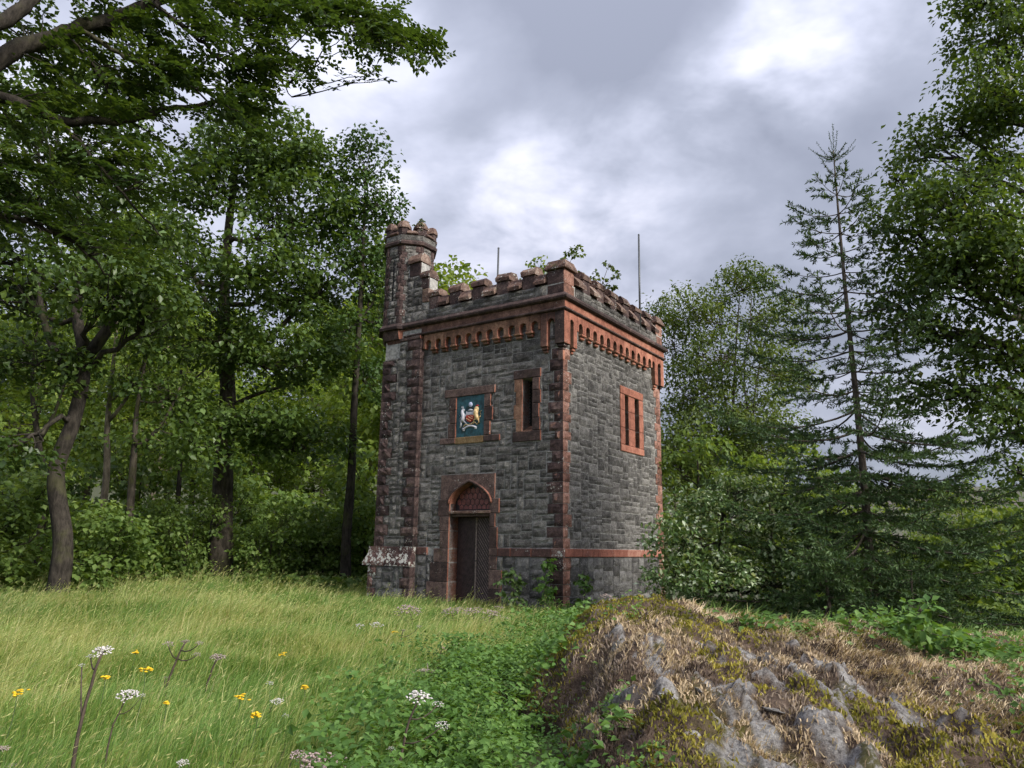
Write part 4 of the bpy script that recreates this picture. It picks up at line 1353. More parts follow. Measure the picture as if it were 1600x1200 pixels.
def cluster_leaves(C, rad, per, size, r_, flat=0.55, up=0.9, spread=0.6, wid=0.7, wind=(0.15, 0.0, 0.0), tint_c=None, sz_var=0.3):
    """leaves spread through and over many small clusters"""
    n = len(C) * per
    rr = np.repeat(rad, per)[:, None]
    d = unit(r_.normal(0, 1, (n, 3)))
    rho = r_.random((n, 1)) ** 0.45
    off = d * rho * rr * np.array([1, 1, flat])
    off[:, 2] -= 0.25 * (rr[:, 0]) * (np.linalg.norm(off[:, :2], axis=1) / rr[:, 0]) ** 2      # sprays hang at their rims
    P = np.repeat(C, per, 0) + off
    nrm = unit(np.array([0, 0, up]) + 0.55 * d + r_.normal(0, spread * .55, (n, 3)))
    ax = unit(off * np.array([1, 1, .3]) / rr + r_.normal(0, .55, (n, 3)) + np.array(wind) + np.array([0, 0, -.30]))
    sz = size * (1 + sz_var * r_.uniform(-1, 1, n))
    tb = np.repeat(tint_c if tint_c is not None else r_.uniform(.25, .62, len(C)), per)
    tint = np.clip(tb + r_.normal(0, .17, n), 0, .93)
    return leaf_arrays(P, ax, nrm, sz, wid, .10, tint)


def make_tree(name, trunk_pts, trunk_r, lobes, leaf, barkm, per=26, size=.15, crad=(.45, .8), label=None, cat='tree', group=None, seed=0,
              flat=.55, wid=.72, sides=9, twig=.012, flip=0.0, wind=(.15, 0, 0), yellow=0.0, extra=()):
    """trunk with limbs to every lobe of the crown, branches from the limbs to leaf clusters.
    lobes: (centre, rx, rz, clusters, attach 0..1 along the trunk)"""
    r_ = np.random.default_rng(seed)
    T = np.asarray(trunk_pts, float)
    base = T[0].copy()
    root = empty(name, base)
    T = T - base
    # resample the trunk as a smooth path
    s = np.linspace(0, len(T) - 1, 6 * (len(T) - 1) + 1); ii = np.clip(s.astype(int), 0, len(T) - 2); ff = (s - ii)[:, None]
    Pm = T[np.clip(ii - 1, 0, len(T) - 1)]; P0 = T[ii]; P1 = T[ii + 1]; P2 = T[np.clip(ii + 2, 0, len(T) - 1)]
    path = .5 * (2 * P0 + (P1 - Pm) * ff + (2 * Pm - 5 * P0 + 4 * P1 - P2) * ff ** 2 + (-Pm + 3 * P0 - 3 * P1 + P2) * ff ** 3)
    u_ = np.linspace(0, 1, len(path))
    rad = trunk_r * (1 - .78 * u_ ** 1.1); rad = rad * (1 + .55 * np.exp(-u_ * 22))
    rad = rad * (1 + r_.normal(0, .025, len(rad)))
    mb = MB(); mb.tube(path, rad, sides)
    CC, RR, TT = [], [], []
    for (c, rx, rz, nc, att) in lobes:
        c = np.asarray(c, float) - base
        k = int(np.clip(att, 0, 1) * (len(path) - 1)); st = path[k]
        L = np.linalg.norm(c - st)
        limb = curve(st, c + np.array([0, 0, -.2 * rz]), 0, 8, (0, 0, -.06 * L + r_.uniform(-.05, .08) * L), r_, .035 * L)
        r0 = min(rad[k] * .62, .03 + .022 * L)
        mb.tube(limb, np.linspace(r0, r0 * .38, 8), 6)
        d = unit(r_.normal(0, 1, (nc, 3))); rho = r_.random((nc, 1)) ** .36
        cl = c + d * rho * np.array([rx, rx, rz])
        for j in range(nc):
            a = limb[r_.integers(3, 8)]
            ll = np.linalg.norm(cl[j] - a)
            br = curve(a, cl[j], 0, 5, (0, 0, r_.uniform(-.08, .06) * ll), r_, .05 * ll)
            mb.tube(br, np.linspace(max(twig, r0 * .30), twig * .6, 5), 4, cap=False)
        CC.append(cl); RR.append(r_.uniform(crad[0], crad[1], nc)); TT.append(r_.uniform(.28, .60, nc) + r_.uniform(-.08, .08))
    for P_, a_, b_ in extra:
        P_ = np.asarray(P_, float) - base
        mb.tube(P_, np.linspace(a_, b_, len(P_)), 7)
    CC = np.concatenate(CC); RR = np.concatenate(RR); TT = np.concatenate(TT)
    if yellow:
        TT[r_.random(len(TT)) < yellow] = .93
    V, F_, ti = cluster_leaves(CC, RR, per, size, r_, flat, wid=wid, wind=wind, tint_c=TT)
    if flip:
        ti = np.where(np.repeat(r_.random(len(ti) // 4) < flip, 4), np.repeat(r_.uniform(.84, 1, len(ti) // 4), 4), ti)
    mb.build('trunk', M[barkm], root)
    link('crown', np_mesh('crown', V, F_, None, ti), M[leaf], root)
    if label:
        tag(root, label, cat, group)
    return root


def copy_tree(o, parent=None):
    c = o.copy(); COL.objects.link(c); c.parent = parent
    for ch in list(o.children):
        copy_tree(ch, c)
    return c


def gz(x, y):
    return float(ground_h(x, y))


def gp(x, y, D):
    """point on the ground under pixel column x at depth D"""
    p = at(x, y, D)
    return np.array([p[0], p[1], gz(p[0], p[1])])


def px(n, D):
    return n * D / FPX


def lobe(x, y, D, rpx, hpx, n_, att):
    return (at(x, y, D), px(rpx, D), px(hpx, D), n_, att)


# big sycamore on the left with the winding trunk
b0 = gp(88, 940, 18.2)
D = 18.2
make_tree('sycamore_tree', [b0 - [0, 0, .2], at(99, 850, D), at(88, 740, D), at(116, 655, D), at(132, 570, D), at(120, 480, D + .2), at(138, 400, D + .4), at(120, 320, D + .5), at(130, 230, D)], .23,
          [lobe(60, 560, D - .8, 90, 60, 14, .55), lobe(150, 440, D - 1.5, 110, 60, 20, .5), lobe(30, 430, D + 1, 120, 80, 22, .6), lobe(210, 350, D + .5, 120, 70, 24, .65), lobe(60, 300, D - 1, 130, 80, 26, .7),
           lobe(160, 230, D + 1, 140, 70, 26, .85), lobe(30, 180, D, 120, 80, 22, .9), lobe(250, 470, D - .5, 70, 50, 12, .5), lobe(-60, 350, D, 120, 120, 20, .7), lobe(120, 130, D + 1, 130, 60, 20, 1.0), lobe(20, 690, D - 1.5, 60, 40, 7, .4)],
          'syc', 'bark_dark', 72, .165, (.45, .85), 'broad dark sycamore with a thick winding trunk at the far left', 'tree', None, 1, yellow=.02,
          extra=[(curve(at(128, 560, D), at(175, 380, D + .5), 0, 8, (.5, 0, -.2)), .17, .07), (curve(at(128, 600, D), at(60, 430, D), 0, 8, (-.2, 0, -.3)), .13, .05)])

# tall straight sycamore, middle of the left wood
D = 24.0
b0 = gp(345, 915, D)
make_tree('sycamore_tree', [b0 - [0, 0, .2], at(346, 820, D), at(350, 720, D), at(356, 620, D), at(350, 520, D), at(352, 430, D), at(360, 330, D), at(372, 240, D)], .36,
          [lobe(415, 225, D, 110, 60, 42, 1.0), lobe(330, 270, D - 1, 110, 80, 38, .9), lobe(480, 270, D, 80, 55, 26, .95), lobe(470, 340, D - .6, 110, 70, 36, .8), lobe(270, 400, D, 100, 70, 26, .7), lobe(390, 420, D - 1.8, 120, 60, 34, .75),
           lobe(500, 450, D, 100, 60, 30, .65), lobe(320, 520, D - 1.5, 110, 55, 28, .55), lobe(450, 560, D - 1, 110, 50, 28, .5), lobe(260, 620, D - 1, 80, 50, 16, .42), lobe(410, 660, D - 1.6, 95, 45, 20, .42),
           lobe(310, 690, D - 2, 80, 45, 14, .35), lobe(480, 690, D - .6, 80, 50, 16, .38)],
          'syc', 'bark', 76, .18, (.55, 1.0), 'tall straight sycamore with a full crown left of the tower', 'tree', None, 2,
          extra=[(curve(at(352, 560, D), at(500, 440, D), 0, 8, (0, 0, -.5)), .12, .05), (curve(at(352, 640, D), at(480, 600, D), 0, 8, (0, 0, .2)), .08, .03), (curve(at(350, 500, D), at(300, 420, D), 0, 8, (0, 0, -.3)), .12, .05)])

# slim tree beside the tower
D = 23.5
b0 = gp(540, 925, D)
make_tree('slender_tree', [b0 - [0, 0, .2], at(541, 840, D), at(549, 740, D), at(553, 640, D), at(560, 520, D), at(567, 400, D), at(570, 300, D)], .17,
          [lobe(570, 245, D, 42, 42, 16, 1.0), lobe(590, 310, D, 42, 45, 16, .95), lobe(560, 370, D, 50, 50, 16, .85), lobe(520, 320, D + .3, 45, 60, 14, .9), lobe(585, 440, D + .5, 35, 40, 8, .7), lobe(530, 520, D, 55, 50, 16, .7),
           lobe(575, 590, D + .5, 35, 45, 10, .6), lobe(600, 400, D + .6, 28, 45, 9, .8), lobe(598, 490, D + .8, 30, 45, 9, .7)],
          'syc2', 'bark_dark', 66, .15, (.45, .8), 'slim tree with a thin bare trunk beside the left wall of the tower', 'tree', None, 3)

# thin pale stems in the wood
for k, (x, y, D, tops, r0, mt, lb) in enumerate([
        (150, 850, 23.5, [(165, 760), (168, 660), (178, 560), (185, 480)], .13, 'bark_pale', 'pale thin leaning trunk behind the winding sycamore'),
        (200, 880, 22.0, [(203, 800), (210, 700), (214, 640), (228, 560)], .14, 'bark', 'forked grey thin trunk between the two big sycamores'),
        (62, 850, 22.0, [(70, 780), (60, 690), (50, 600), (60, 500)], .13, 'bark_dark', 'dark thin trunk just left of the winding sycamore'),
        (280, 800, 29.0, [(283, 700), (282, 600), (290, 500)], .10, 'bark_dark', 'dim slender trunk far back between the sycamores')]):
    b0 = gp(x, y, D)
    pts = [b0 - [0, 0, .2]] + [at(a, c, D) for a, c in tops]
    tx, ty = tops[-1]
    make_tree('woodland_tree', pts, r0, [lobe(tx + 10, ty - 60, D, 70, 55, 18, 1.0), lobe(tx - 30, ty + 20, D + .5, 60, 45, 12, .9), lobe(tx + 45, ty + 50, D, 50, 40, 10, .8), lobe(tx + 5, ty + 130, D + .3, 55, 30, 8, .6)],
              'shrub', mt, 34, .15, (.5, .8), lb, 'tree', None, 20 + k, extra=[(curve(at(tops[1][0], tops[1][1], D), at(tx + 55, ty + 40, D), 0, 7, (.1, 0, -.3)), r0 * .5, r0 * .2)])

# nearer beech whose trunk stands outside the frame: its limbs and leaf sprays hang across the upper left
r_ = np.random.default_rng(5)
TB = np.array([-6.6, 6.2, gz(-6.6, 6.2)])
root = empty('beech_tree', TB)
tag(root, 'near beech spreading dark limbs and leaf sprays across the upper left', 'tree')
mb = MB()
trunk = np.array([TB + [0, 0, -.2], TB + [.05, 0, 1.5], TB + [.0, .1, 3.2], TB + [.1, .2, 5.0], TB + [.0, .3, 7.5]]) - TB
mb.tube(trunk, [.42, .33, .30, .26, .18], 10)


def bl(pts, D0, D1, r0, r1, src=None):
    P = [at(x, y, D0 + (D1 - D0) * k / (len(pts) - 1)) - TB for k, (x, y) in enumerate(pts)]
    if src is not None:
        P = [trunk[src] * .6 + trunk[src - 1] * .4] + P
    n_ = len(P)
    s = np.linspace(0, n_ - 1, 5 * n_); i0 = np.clip(s.astype(int), 0, n_ - 2); f0 = (s - i0)[:, None]; f0 = f0 * f0 * (3 - 2 * f0) * .35 + f0 * .65
    P = np.array(P); Q_ = P[i0] * (1 - f0) + P[i0 + 1] * f0
    Q_ += r_.normal(0, .012, Q_.shape)
    mb.tube(Q_, np.linspace(r0, r1, len(Q_)), 7)
    return Q_


LIMBS = [bl([(-60, 130), (30, 75), (120, 45), (240, 5), (360, -40)], 7.0, 8.0, .12, .05, 4), bl([(-60, 60), (10, 30), (60, -10), (120, -60)], 6.6, 7.2, .10, .05, 4),
         bl([(-80, 140), (0, 150), (90, 188), (190, 190), (260, 170), (320, 165)], 7.2, 8.0, .085, .02, 3), bl([(-60, 250), (0, 256), (60, 265), (130, 270)], 7.5, 8.2, .05, .015, 3),
         bl([(240, 5), (310, 60), (345, 95), (400, 120)], 7.6, 8.0, .03, .010), bl([(300, -25), (430, -5), (540, 30), (640, 70), (700, 95)], 7.9, 8.4, .03, .006),
         bl([(90, 188), (140, 240), (200, 310), (250, 370)], 7.5, 7.9, .025, .008), bl([(345, -35), (390, 40), (420, 100), (455, 150)], 7.9, 8.2, .02, .006), bl([(190, 190), (150, 110), (110, 60)], 7.8, 7.4, .02, .01),
         bl([(120, 45), (200, 90), (280, 120), (350, 180)], 7.4, 7.9, .03, .008), bl([(-60, 330), (40, 345), (120, 380), (170, 430)], 7.4, 8.0, .035, .008)]
# leaf sprays: flat fans of two ranks of leaves on thin twigs, drooping to the right
SPOTS = []


def spots(poly_c, rx, ry, n_, D0=7.2, D1=8.6):
    for _ in range(n_):
        a = r_.uniform(0, 2 * math.pi); q_ = math.sqrt(r_.random())
        SPOTS.append((poly_c[0] + rx * q_ * math.cos(a), poly_c[1] + ry * q_ * math.sin(a), r_.uniform(D0, D1)))


spots((130, 70), 230, 110, 120); spots((350, 50), 130, 80, 52); spots((310, 150), 110, 60, 32); spots((470, 20), 100, 40, 34); spots((575, 40), 75, 38, 28); spots((650, 75), 50, 28, 15)
spots((585, 100), 30, 32, 7); spots((90, 230), 170, 80, 70); spots((240, 260), 90, 60, 24); spots((60, 350), 130, 60, 34); spots((440, 120), 60, 40, 18); spots((400, 165), 50, 25, 9); spots((180, 380), 70, 35, 10); spots((420, 190), 45, 22, 6)
allp = np.concatenate(LIMBS)
LP, LA, LN, LS, LT = [], [], [], [], []
for (x, y, D) in SPOTS:
    tip = at(x, y, D) - TB
    dd = np.linalg.norm(allp - (tip + [-.5, 0, .15]), axis=1); src = allp[np.argmin(dd)]
    L = np.linalg.norm(tip - src)
    if L > 2.4: src = tip + unit(src - tip) * 2.4; L = 2.4
    if L < .25: continue
    tw = curve(src, tip, 0, 7, (0, 0, r_.uniform(.02, .10) * L), r_, .02 * L)
    mb.tube(tw, np.linspace(.007 + .003 * L, .003, 7), 4, cap=False)
    # side twigs with leaves
    nside = 7
    tn = unit(np.array([r_.normal(0, .25), r_.normal(0, .25), 1.0]))
    tb_ = r_.uniform(.2, .6)
    for j in range(nside):
        u_ = .35 + .65 * j / (nside - 1)
        a0 = tw[0] + (tw[-1] - tw[0]) * u_ + np.array([0, 0, 4 * u_ * (1 - u_) * .05 * L])
        dr = unit(tw[-1] - tw[0]); sd = np.cross(tn, dr) * (1 if j % 2 else -1)
        ax = unit(dr * .75 + sd * .8 + r_.normal(0, .15, 3) + [0, 0, -.15]); ll = r_.uniform(.16, .34) * (1.15 - .5 * u_)
        nl = 9
        for i in range(nl):
            p = a0 + ax * ll * (i + .6) / nl
            s2 = np.cross(tn, ax) * (1 if i % 2 else -1)
            LP.append(p); LA.append(ax * .6 + s2 * .9 + r_.normal(0, .18, 3)); LN.append(tn + r_.normal(0, .28, 3)); LS.append(r_.uniform(.055, .085)); LT.append(np.clip(tb_ + r_.normal(0, .14), 0, 1))
V, F_, ti = leaf_arrays(np.array(LP), np.array(LA), np.array(LN), np.array(LS), .66, .06, np.array(LT))
mb.build('trunk', M['bark_dark'], root)
link('crown', np_mesh('crown', V, F_, None, ti), M['beech'], root)

# ---- woodland behind: a few kinds of tree, copied
protos = []
for k, (h, w) in enumerate(((13, 3.6), (10.5, 3.2), (15, 3.4))):
    lo = []
    rp = np.random.default_rng(60 + k)
    for j in range(13):
        zf = .30 + .66 * j / 12
        ww = w * (1 - .55 * abs(zf - .5) ** 1.2)
        a = j * 2.4
        lo.append(((math.cos(a) * ww * .6, math.sin(a) * ww * .6, h * zf), ww * .55, h * .075, 17, min(1, zf * .95)))
    pr = make_tree('woodland_tree', [(0, 0, -.2), (rp.normal(0, .1), 0, h * .25), (rp.normal(0, .25), .1, h * .5), (rp.normal(0, .3), 0, h * .75), (0, 0, h * .95)], .16 + .02 * k, lo, 'wood', ('bark', 'bark_pale', 'bark_dark')[k], 34, .24, (.6, 1.0),
                   'leafy woodland tree in the crowd behind the front trees', 'tree', 'trees of the wood behind', 70 + k)
    protos.append(pr)
wood_spots = [(30, 50, 1.4, 0), (130, 56, 1.6, 2), (235, 49, 1.25, 1), (300, 58, 1.5, 0), (390, 52, 1.2, 1), (450, 60, 1.4, 2), (505, 50, 1.05, 1), (565, 54, 1.25, 0), (600, 36, 1.2, 1), (640, 42, 1.3, 0),
              (80, 66, 1.7, 0), (190, 70, 1.8, 2), (330, 72, 1.7, 1), (530, 70, 1.5, 2), (-60, 56, 1.5, 1), (703, 34, 1.17, 1), (738, 38, 1.06, 0), (-20, 76, 1.9, 0), (260, 84, 2.0, 2),
              (1060, 40, .75, 1), (1130, 46, .85, 0), (1210, 42, .72, 1), (1300, 50, .80, 0), (1380, 44, .62, 1), (1450, 52, .72, 0), (1250, 62, 1.0, 2), (1560, 60, .62, 1), (1500, 38, .46, 0), (1590, 34, .42, 1), (1660, 40, .6, 0), (1420, 60, .7, 1)]
used = set()
for k, (x, D, sc, kd) in enumerate(wood_spots):
    o = protos[kd] if kd not in used else copy_tree(protos[kd])
    used.add(kd)
    if x > 900:
        o['label'] = 'distant rounded tree beyond the bushes right of the tower'; o['group'] = 'trees beyond the right of the tower'
    elif x > 660:
        o['label'] = 'tree top showing between the turret and the short roof pole'; o['group'] = 'trees behind the turret'
    elif x > 580:
        o['label'] = 'bright tree showing past the left edge of the tower'; o['group'] = 'trees past the left edge of the tower'
    else:
        o['label'] = 'leafy woodland tree in the crowd behind the front trees'; o['group'] = 'trees of the wood behind'
    p = at(x, 800, D); o.location = (p[0], p[1], gz(p[0], p[1])); o.rotation_euler[2] = k * 2.1; o.scale = (sc * 1.02, sc, sc * (0.95 + .1 * math.sin(k)))

# ---- understory shrubs along the edge of the wood
sprotos = []
for k, (h, w) in enumerate(((2.2, 1.3), (3.0, 1.5), (1.5, 1.2))):
    rp = np.random.default_rng(90 + k)
    lo = []
    for j in range(8):
        a = j * 2.4; zf = .2 + .7 * (j % 4) / 3.2
        lo.append(((math.cos(a) * w * .5, math.sin(a) * w * .5, h * zf), w * .5, h * .16, 11, .2 + .6 * zf))
    sprotos.append(make_tree('understory_shrub', [(0, 0, -.1), (.05, 0, h * .3), (0, .05, h * .7)], .05, lo, 'shrub', 'bark_dark', 28, .15, (.3, .5), 'leafy shrub filling the edge of the wood behind the meadow', 'shrub', 'shrubs along the edge of the wood', 95 + k, twig=.008))
used = set()
rs = random.Random(4)
shrub_spots = [(x, D, s) for x, D, s in [(-40, 19, 1.1), (10, 20, 1.2), (50, 23, 1.0), (150, 19.5, 1.0), (180, 22, .9), (215, 23, 1.2), (250, 25, 1.0), (285, 23, .8), (300, 27, 1.3), (395, 25, .9), (420, 23.5, .8), (450, 27, 1.2), (470, 25, 1.0), (505, 24.5, .9), (520, 28, 1.3),
                                             (565, 25, 1.1), (590, 27, 1.4), (100, 27, 1.5), (40, 29, 1.6), (340, 30, 1.5), (560, 31, 1.8), (10, 25, 1.3), (200, 29, 1.6), (420, 31, 1.6), (-80, 24, 1.5)]]
SHRUB = {0: 'low shrub at the far left edge of the wood', 1: 'shrub just left of the winding sycamore trunk', 3: 'shrub just right of the winding sycamore trunk', 7: 'small shrub left of the straight sycamore trunk',
         10: 'small shrub right of the straight sycamore trunk', 13: 'shrub left of the slim bare trunk', 15: 'shrub between the slim bare trunk and the tower'}
for k, (x, D, sc) in enumerate(shrub_spots):
    kd = k % 3
    o = sprotos[kd] if kd not in used else copy_tree(sprotos[kd])
    used.add(kd)
    o['label'] = SHRUB.get(k, 'leafy shrub filling the edge of the wood behind the meadow')
    p = at(x, 900, D); o.location = (p[0], p[1], gz(p[0], p[1])); o.rotation_euler[2] = k * 1.7; o.scale = (sc, sc, sc * rs.uniform(.85, 1.15))

# ---- right side: feathery tree, big beech at the edge, pale bush, bright bushes, spruce
D = 27.0
b0 = gp(1150, 800, D)
make_tree('feathery_tree', [b0 - [0, 0, .3], at(1150, 760, D), at(1146, 640, D), at(1150, 540, D), at(1156, 460, D)], .075,
          [lobe(1160, 445, D, 46, 48, 27, 1.0), lobe(1090, 490, D, 78, 45, 37, .85), lobe(1200, 500, D, 65, 48, 32, .9), lobe(1050, 520, D + .5, 52, 54, 27, .7), lobe(1130, 560, D - .6, 91, 47, 45, .75), lobe(1220, 570, D, 58, 47, 27, .7),
           lobe(1070, 610, D, 65, 54, 35, .55), lobe(1150, 640, D - .8, 91, 47, 51, .5), lobe(1100, 690, D - 1, 91, 54, 66, .35), lobe(1190, 700, D - .5, 78, 54, 51, .35), lobe(1060, 720, D - 1, 65, 47, 40, .25)],
          'feather', 'twig', 58, .15, (.45, .85), 'sparse feathery brownish green tree behind the right side of the tower', 'tree', None, 31, wid=.5,
          extra=[(curve(at(1150, 770, D), at(a_, c_, D + e_), 0, 9, (0, 0, -.6), rng, .08), .06, .015) for a_, c_, e_ in ((1080, 520, .5), (1200, 510, -.3), (1120, 470, .6), (1175, 460, -.5), (1060, 600, .2), (1225, 590, .3))])
for k, (x, y, D, rx, rz, n_, lb) in enumerate([(1090, 720, 22, 75, 45, 34, 'dense mid green bush behind the right corner of the tower'), (1200, 745, 24, 80, 45, 30, 'bright green bush behind the pale willow'),
                                              (1290, 790, 22, 70, 50, 26, 'green bush in the gap left of the spruce trunk'), (1440, 790, 26, 110, 55, 34, 'light green bush far behind the right of the spruce'),
                                              (1560, 860, 17, 110, 90, 60, 'dark leafy bush at the right edge of the frame'), (1480, 900, 16, 80, 60, 36, 'dark undergrowth bush right of the spruce foot')]):
    b0 = gp(x, y, D); c = at(x, y, D)
    make_tree('leafy_bush', [b0 - [0, 0, .3], (b0 + c) / 2, c], .09,
              [(c + np.array([math.cos(j * 2.4) * px(rx, D) * .55, math.sin(j * 2.4) * .5, (j % 3 - 1) * px(rz, D) * .55]), px(rx, D) * .5, px(rz, D) * .6, n_ // 5, .8) for j in range(6)] +
              [(b0 + [0, 0, max(.4, (c[2] - b0[2]) * .4)], px(rx, D) * .8, max(.3, (c[2] - b0[2]) * .35), n_ // 2, .5)],
              'wood' if k in (1, 3) else 'shrub', 'bark_dark', 34, .15, (.3, .55), lb, 'bush', None, 130 + k, twig=.008)
D = 13.6
b0 = gp(1130, 945, D)
make_tree('willow_bush', [b0 - [0, 0, .2], at(1125, 880, D), at(1130, 800, D)], .07,
          [lobe(1130, 800, D, 80, 40, 40, 1.0), lobe(1070, 840, D - .3, 60, 45, 32, .7), lobe(1200, 850, D - .2, 65, 45, 34, .7), lobe(1110, 900, D - .6, 90, 35, 36, .4), lobe(1040, 890, D - .3, 40, 40, 16, .4), lobe(1215, 910, D - .5, 55, 35, 20, .4), lobe(1150, 760, D + .2, 55, 32, 22, 1.0), lobe(1090, 775, D + .2, 45, 30, 16, 1.0), lobe(1215, 790, D + .1, 45, 35, 16, .9)],
          'willow', 'bark_dark', 30, .085, (.20, .36), 'pale leaved willow bush at the right foot of the tower', 'bush', None, 41, flip=.22, twig=.006, wid=.62)

D = 13.0
b0 = gp(1660, 950, D)
TBr = [lobe(1560, 60, D, 75, 60, 28, .9), lobe(1600, 150, D - .5, 70, 60, 26, .85), lobe(1560, 240, D, 60, 45, 15, .8), lobe(1620, -20, D, 90, 60, 26, 1.0),
       lobe(1500, 190, D + .3, 75, 40, 17, .75), lobe(1440, 230, D + .5, 55, 45, 12, .75), lobe(1420, 300, D + .3, 55, 50, 15, .65), lobe(1540, 350, D - 1, 75, 60, 35, .6), lobe(1490, 420, D - .6, 75, 50, 28, .55), lobe(1590, 430, D - 1, 70, 70, 37, .55),
       lobe(1430, 400, D + .3, 55, 40, 12, .55), lobe(1560, 530, D - .4, 85, 45, 26, .45), lobe(1460, 520, D, 75, 40, 15, .5), lobe(1500, 610, D, 85, 35, 16, .4), lobe(1580, 650, D - .3, 70, 40, 16, .35), lobe(1420, 590, D + .5, 60, 35, 9, .45),
       lobe(1700, 300, D, 100, 200, 44, .7), lobe(1580, 730, D - .2, 55, 30, 7, .3), lobe(1680, 600, D, 90, 120, 26, .5),
       lobe(1540, 130, D - .4, 70, 60, 21, .85), lobe(1470, 330, D - .3, 70, 50, 18, .65), lobe(1390, 350, D + .2, 40, 40, 8, .6), lobe(1520, 280, D - .6, 60, 45, 15, .7), lobe(1400, 470, D + .4, 50, 40, 10, .5), lobe(1540, 0, D, 60, 50, 18, 1.0)]
make_tree('beech_tree', [b0 - [0, 0, .3], at(1652, 850, D), at(1640, 650, D), at(1632, 450, D), at(1625, 250, D), at(1615, 80, D)], .24, TBr,
          'right_beech', 'bark_dark', 56, .105, (.34, .66), 'tall beech filling the right edge of the picture', 'tree', None, 51, wid=.66, twig=.008, wind=(-.25, 0, -.1))

# Sitka-like young spruce


def make_spruce(name, base, top, r0, seed, widest, label, nwh=26, density=1.0, bare=0.0, size=.095):
    r_ = np.random.default_rng(seed)
    base = np.asarray(base, float); top = np.asarray(top, float) - base
    root = empty(name, base); H = np.linalg.norm(top)
    mb = MB()
    tp = np.array([top * u_ + np.array([.06 * math.sin(u_ * 5), .04 * math.cos(u_ * 4), 0]) * (1 - u_) for u_ in np.linspace(0, 1, 16)])
    tp[0] = (0, 0, -.2)
    mb.tube(tp, r0 * (1 - .95 * np.linspace(0, 1, 16) ** .9) + .006, 9)
    P, A, N, Sz, Ti = [], [], [], [], []

    def shoots(path, length, tint, start=.0, step=.034, ns=size, k3=4):
        """needle-clad shoot: short kites set round the twig"""
        d = path[-1] - path[0]; L = np.linalg.norm(d); d = d / max(L, 1e-6)
        n_ = max(2, int(L / step * density))
        u_ = np.repeat(start + (1 - start) * (np.arange(n_) + r_.random(n_)) / n_, k3); m_ = len(u_)
        k = u_ * (len(path) - 1); k0 = np.minimum(k.astype(int), len(path) - 2)
        P.append(path[k0] + (path[k0 + 1] - path[k0]) * (k - k0)[:, None]); A.append(d * .8 + unit(r_.normal(0, 1, (m_, 3))) * .75 + [0, 0, .10])
        N.append(unit(np.array([0, 0, 1]) + r_.normal(0, .6, (m_, 3)))); Sz.append(ns * r_.uniform(.6, 1.1, m_)); Ti.append(np.clip(tint + r_.normal(0, .12, m_), 0, 1))
    for w in range(nwh):
        u_ = .03 + .955 * (w / (nwh - 1)) ** 1.12
        c = top * u_
        reach = widest * ((1 - u_) ** .85) * .98 + .12
        if u_ > .93: reach = .38
        nb = (8 if u_ < .34 else 5 if u_ < .6 else 4) if u_ < .9 else 5
        a0 = r_.uniform(0, 6.28)
        for b_ in range(nb):
            a = a0 + b_ * 6.283 / nb + r_.normal(0, .18)
            L = reach * r_.uniform(.5, 1.2)
            rise = (.55 * u_ ** 1.5 - .16) * L + r_.normal(0, .04) * L
            end = c + np.array([math.cos(a) * L, math.sin(a) * L, rise])
            n_ = 9
            t_ = np.linspace(0, 1, n_)[:, None]
            br = c + (end - c) * t_ + np.array([0, 0, -.10 * L]) * (4 * t_ * (1 - t_)) + np.array([0, 0, .10 * L]) * t_ ** 3
            mb.tube(br, np.linspace(.007 + .005 * L, .003, n_), 5, cap=False)
            tb_ = r_.uniform(.3, .62)
            if u_ > .94:
                shoots(br, L, tb_, .05, .02, ns=size * .6); continue
            side_n = max(4, int(L * (8 if u_ < .4 else 6.5)))
            for s_ in range(side_n):
                v = (.20 if u_ > .35 else .07) + (.78 if u_ > .35 else .91) * s_ / side_n
                k = v * (n_ - 1); k0 = min(int(k), n_ - 2); p0 = br[k0] + (br[k0 + 1] - br[k0]) * (k - k0)
                dr = unit(end - c); sd = unit(np.cross(dr, [0, 0, 1])) * (1 if s_ % 2 else -1)
                ll = (.16 + .42 * L * .45 * (1 - v) + .10) * r_.uniform(.7, 1.2)
                e2 = p0 + unit(dr * .75 + sd * .85 + r_.normal(0, .12, 3)) * ll + np.array([0, 0, -.10 * ll + .02])
                tw = curve(p0, e2, 0, 4, (0, 0, .03 * ll))
                mb.tube(tw, [.005, .004, .003, .002], 3, cap=False)
                shoots(tw, ll, tb_ + (.12 if v > .75 else 0), .08)
            shoots(br[5:], L * .4, tb_ + .1, .1)
    # leader and its crown of new shoots
    for b_ in range(7 if size < .2 else 0):
        a = b_ * .9; e = top + np.array([math.cos(a) * .42, math.sin(a) * .42, .10 + .10 * math.sin(b_ * 3)]); s0 = top * .975
        shoots(curve(s0, e, 0, 5, (0, 0, -.05)), .4, .35, .05, .012, .035, 3)
    shoots(curve(top * .96, top + [.03, 0, .55], 0, 6), .8, .35, .0, .014, .04 if size < .2 else size, 3)
    shoots(curve(top * .985, top + [-.06, 0, .38], 0, 6), .4, .35, .0, .014, .035 if size < .2 else size, 3)
    P = np.concatenate(P)
    V, F_, ti = leaf_arrays(P, np.concatenate(A), np.concatenate(N), np.concatenate(Sz), .26, .05, np.concatenate(Ti))
    mb.build('trunk', M['bark_spruce'], root)
    link('crown', np_mesh('crown', V, F_, None, ti), M['spruce'], root)
    tag(root, label, 'tree')
    print(name, len(P))
    return root


D = 13.2
b0 = gp(1362, 930, D)
make_spruce('spruce_tree', b0, at(1302, 235, D), .085, 61, 3.7, 'young spruce with a spiky leader right of the tower', 25, 1.0)
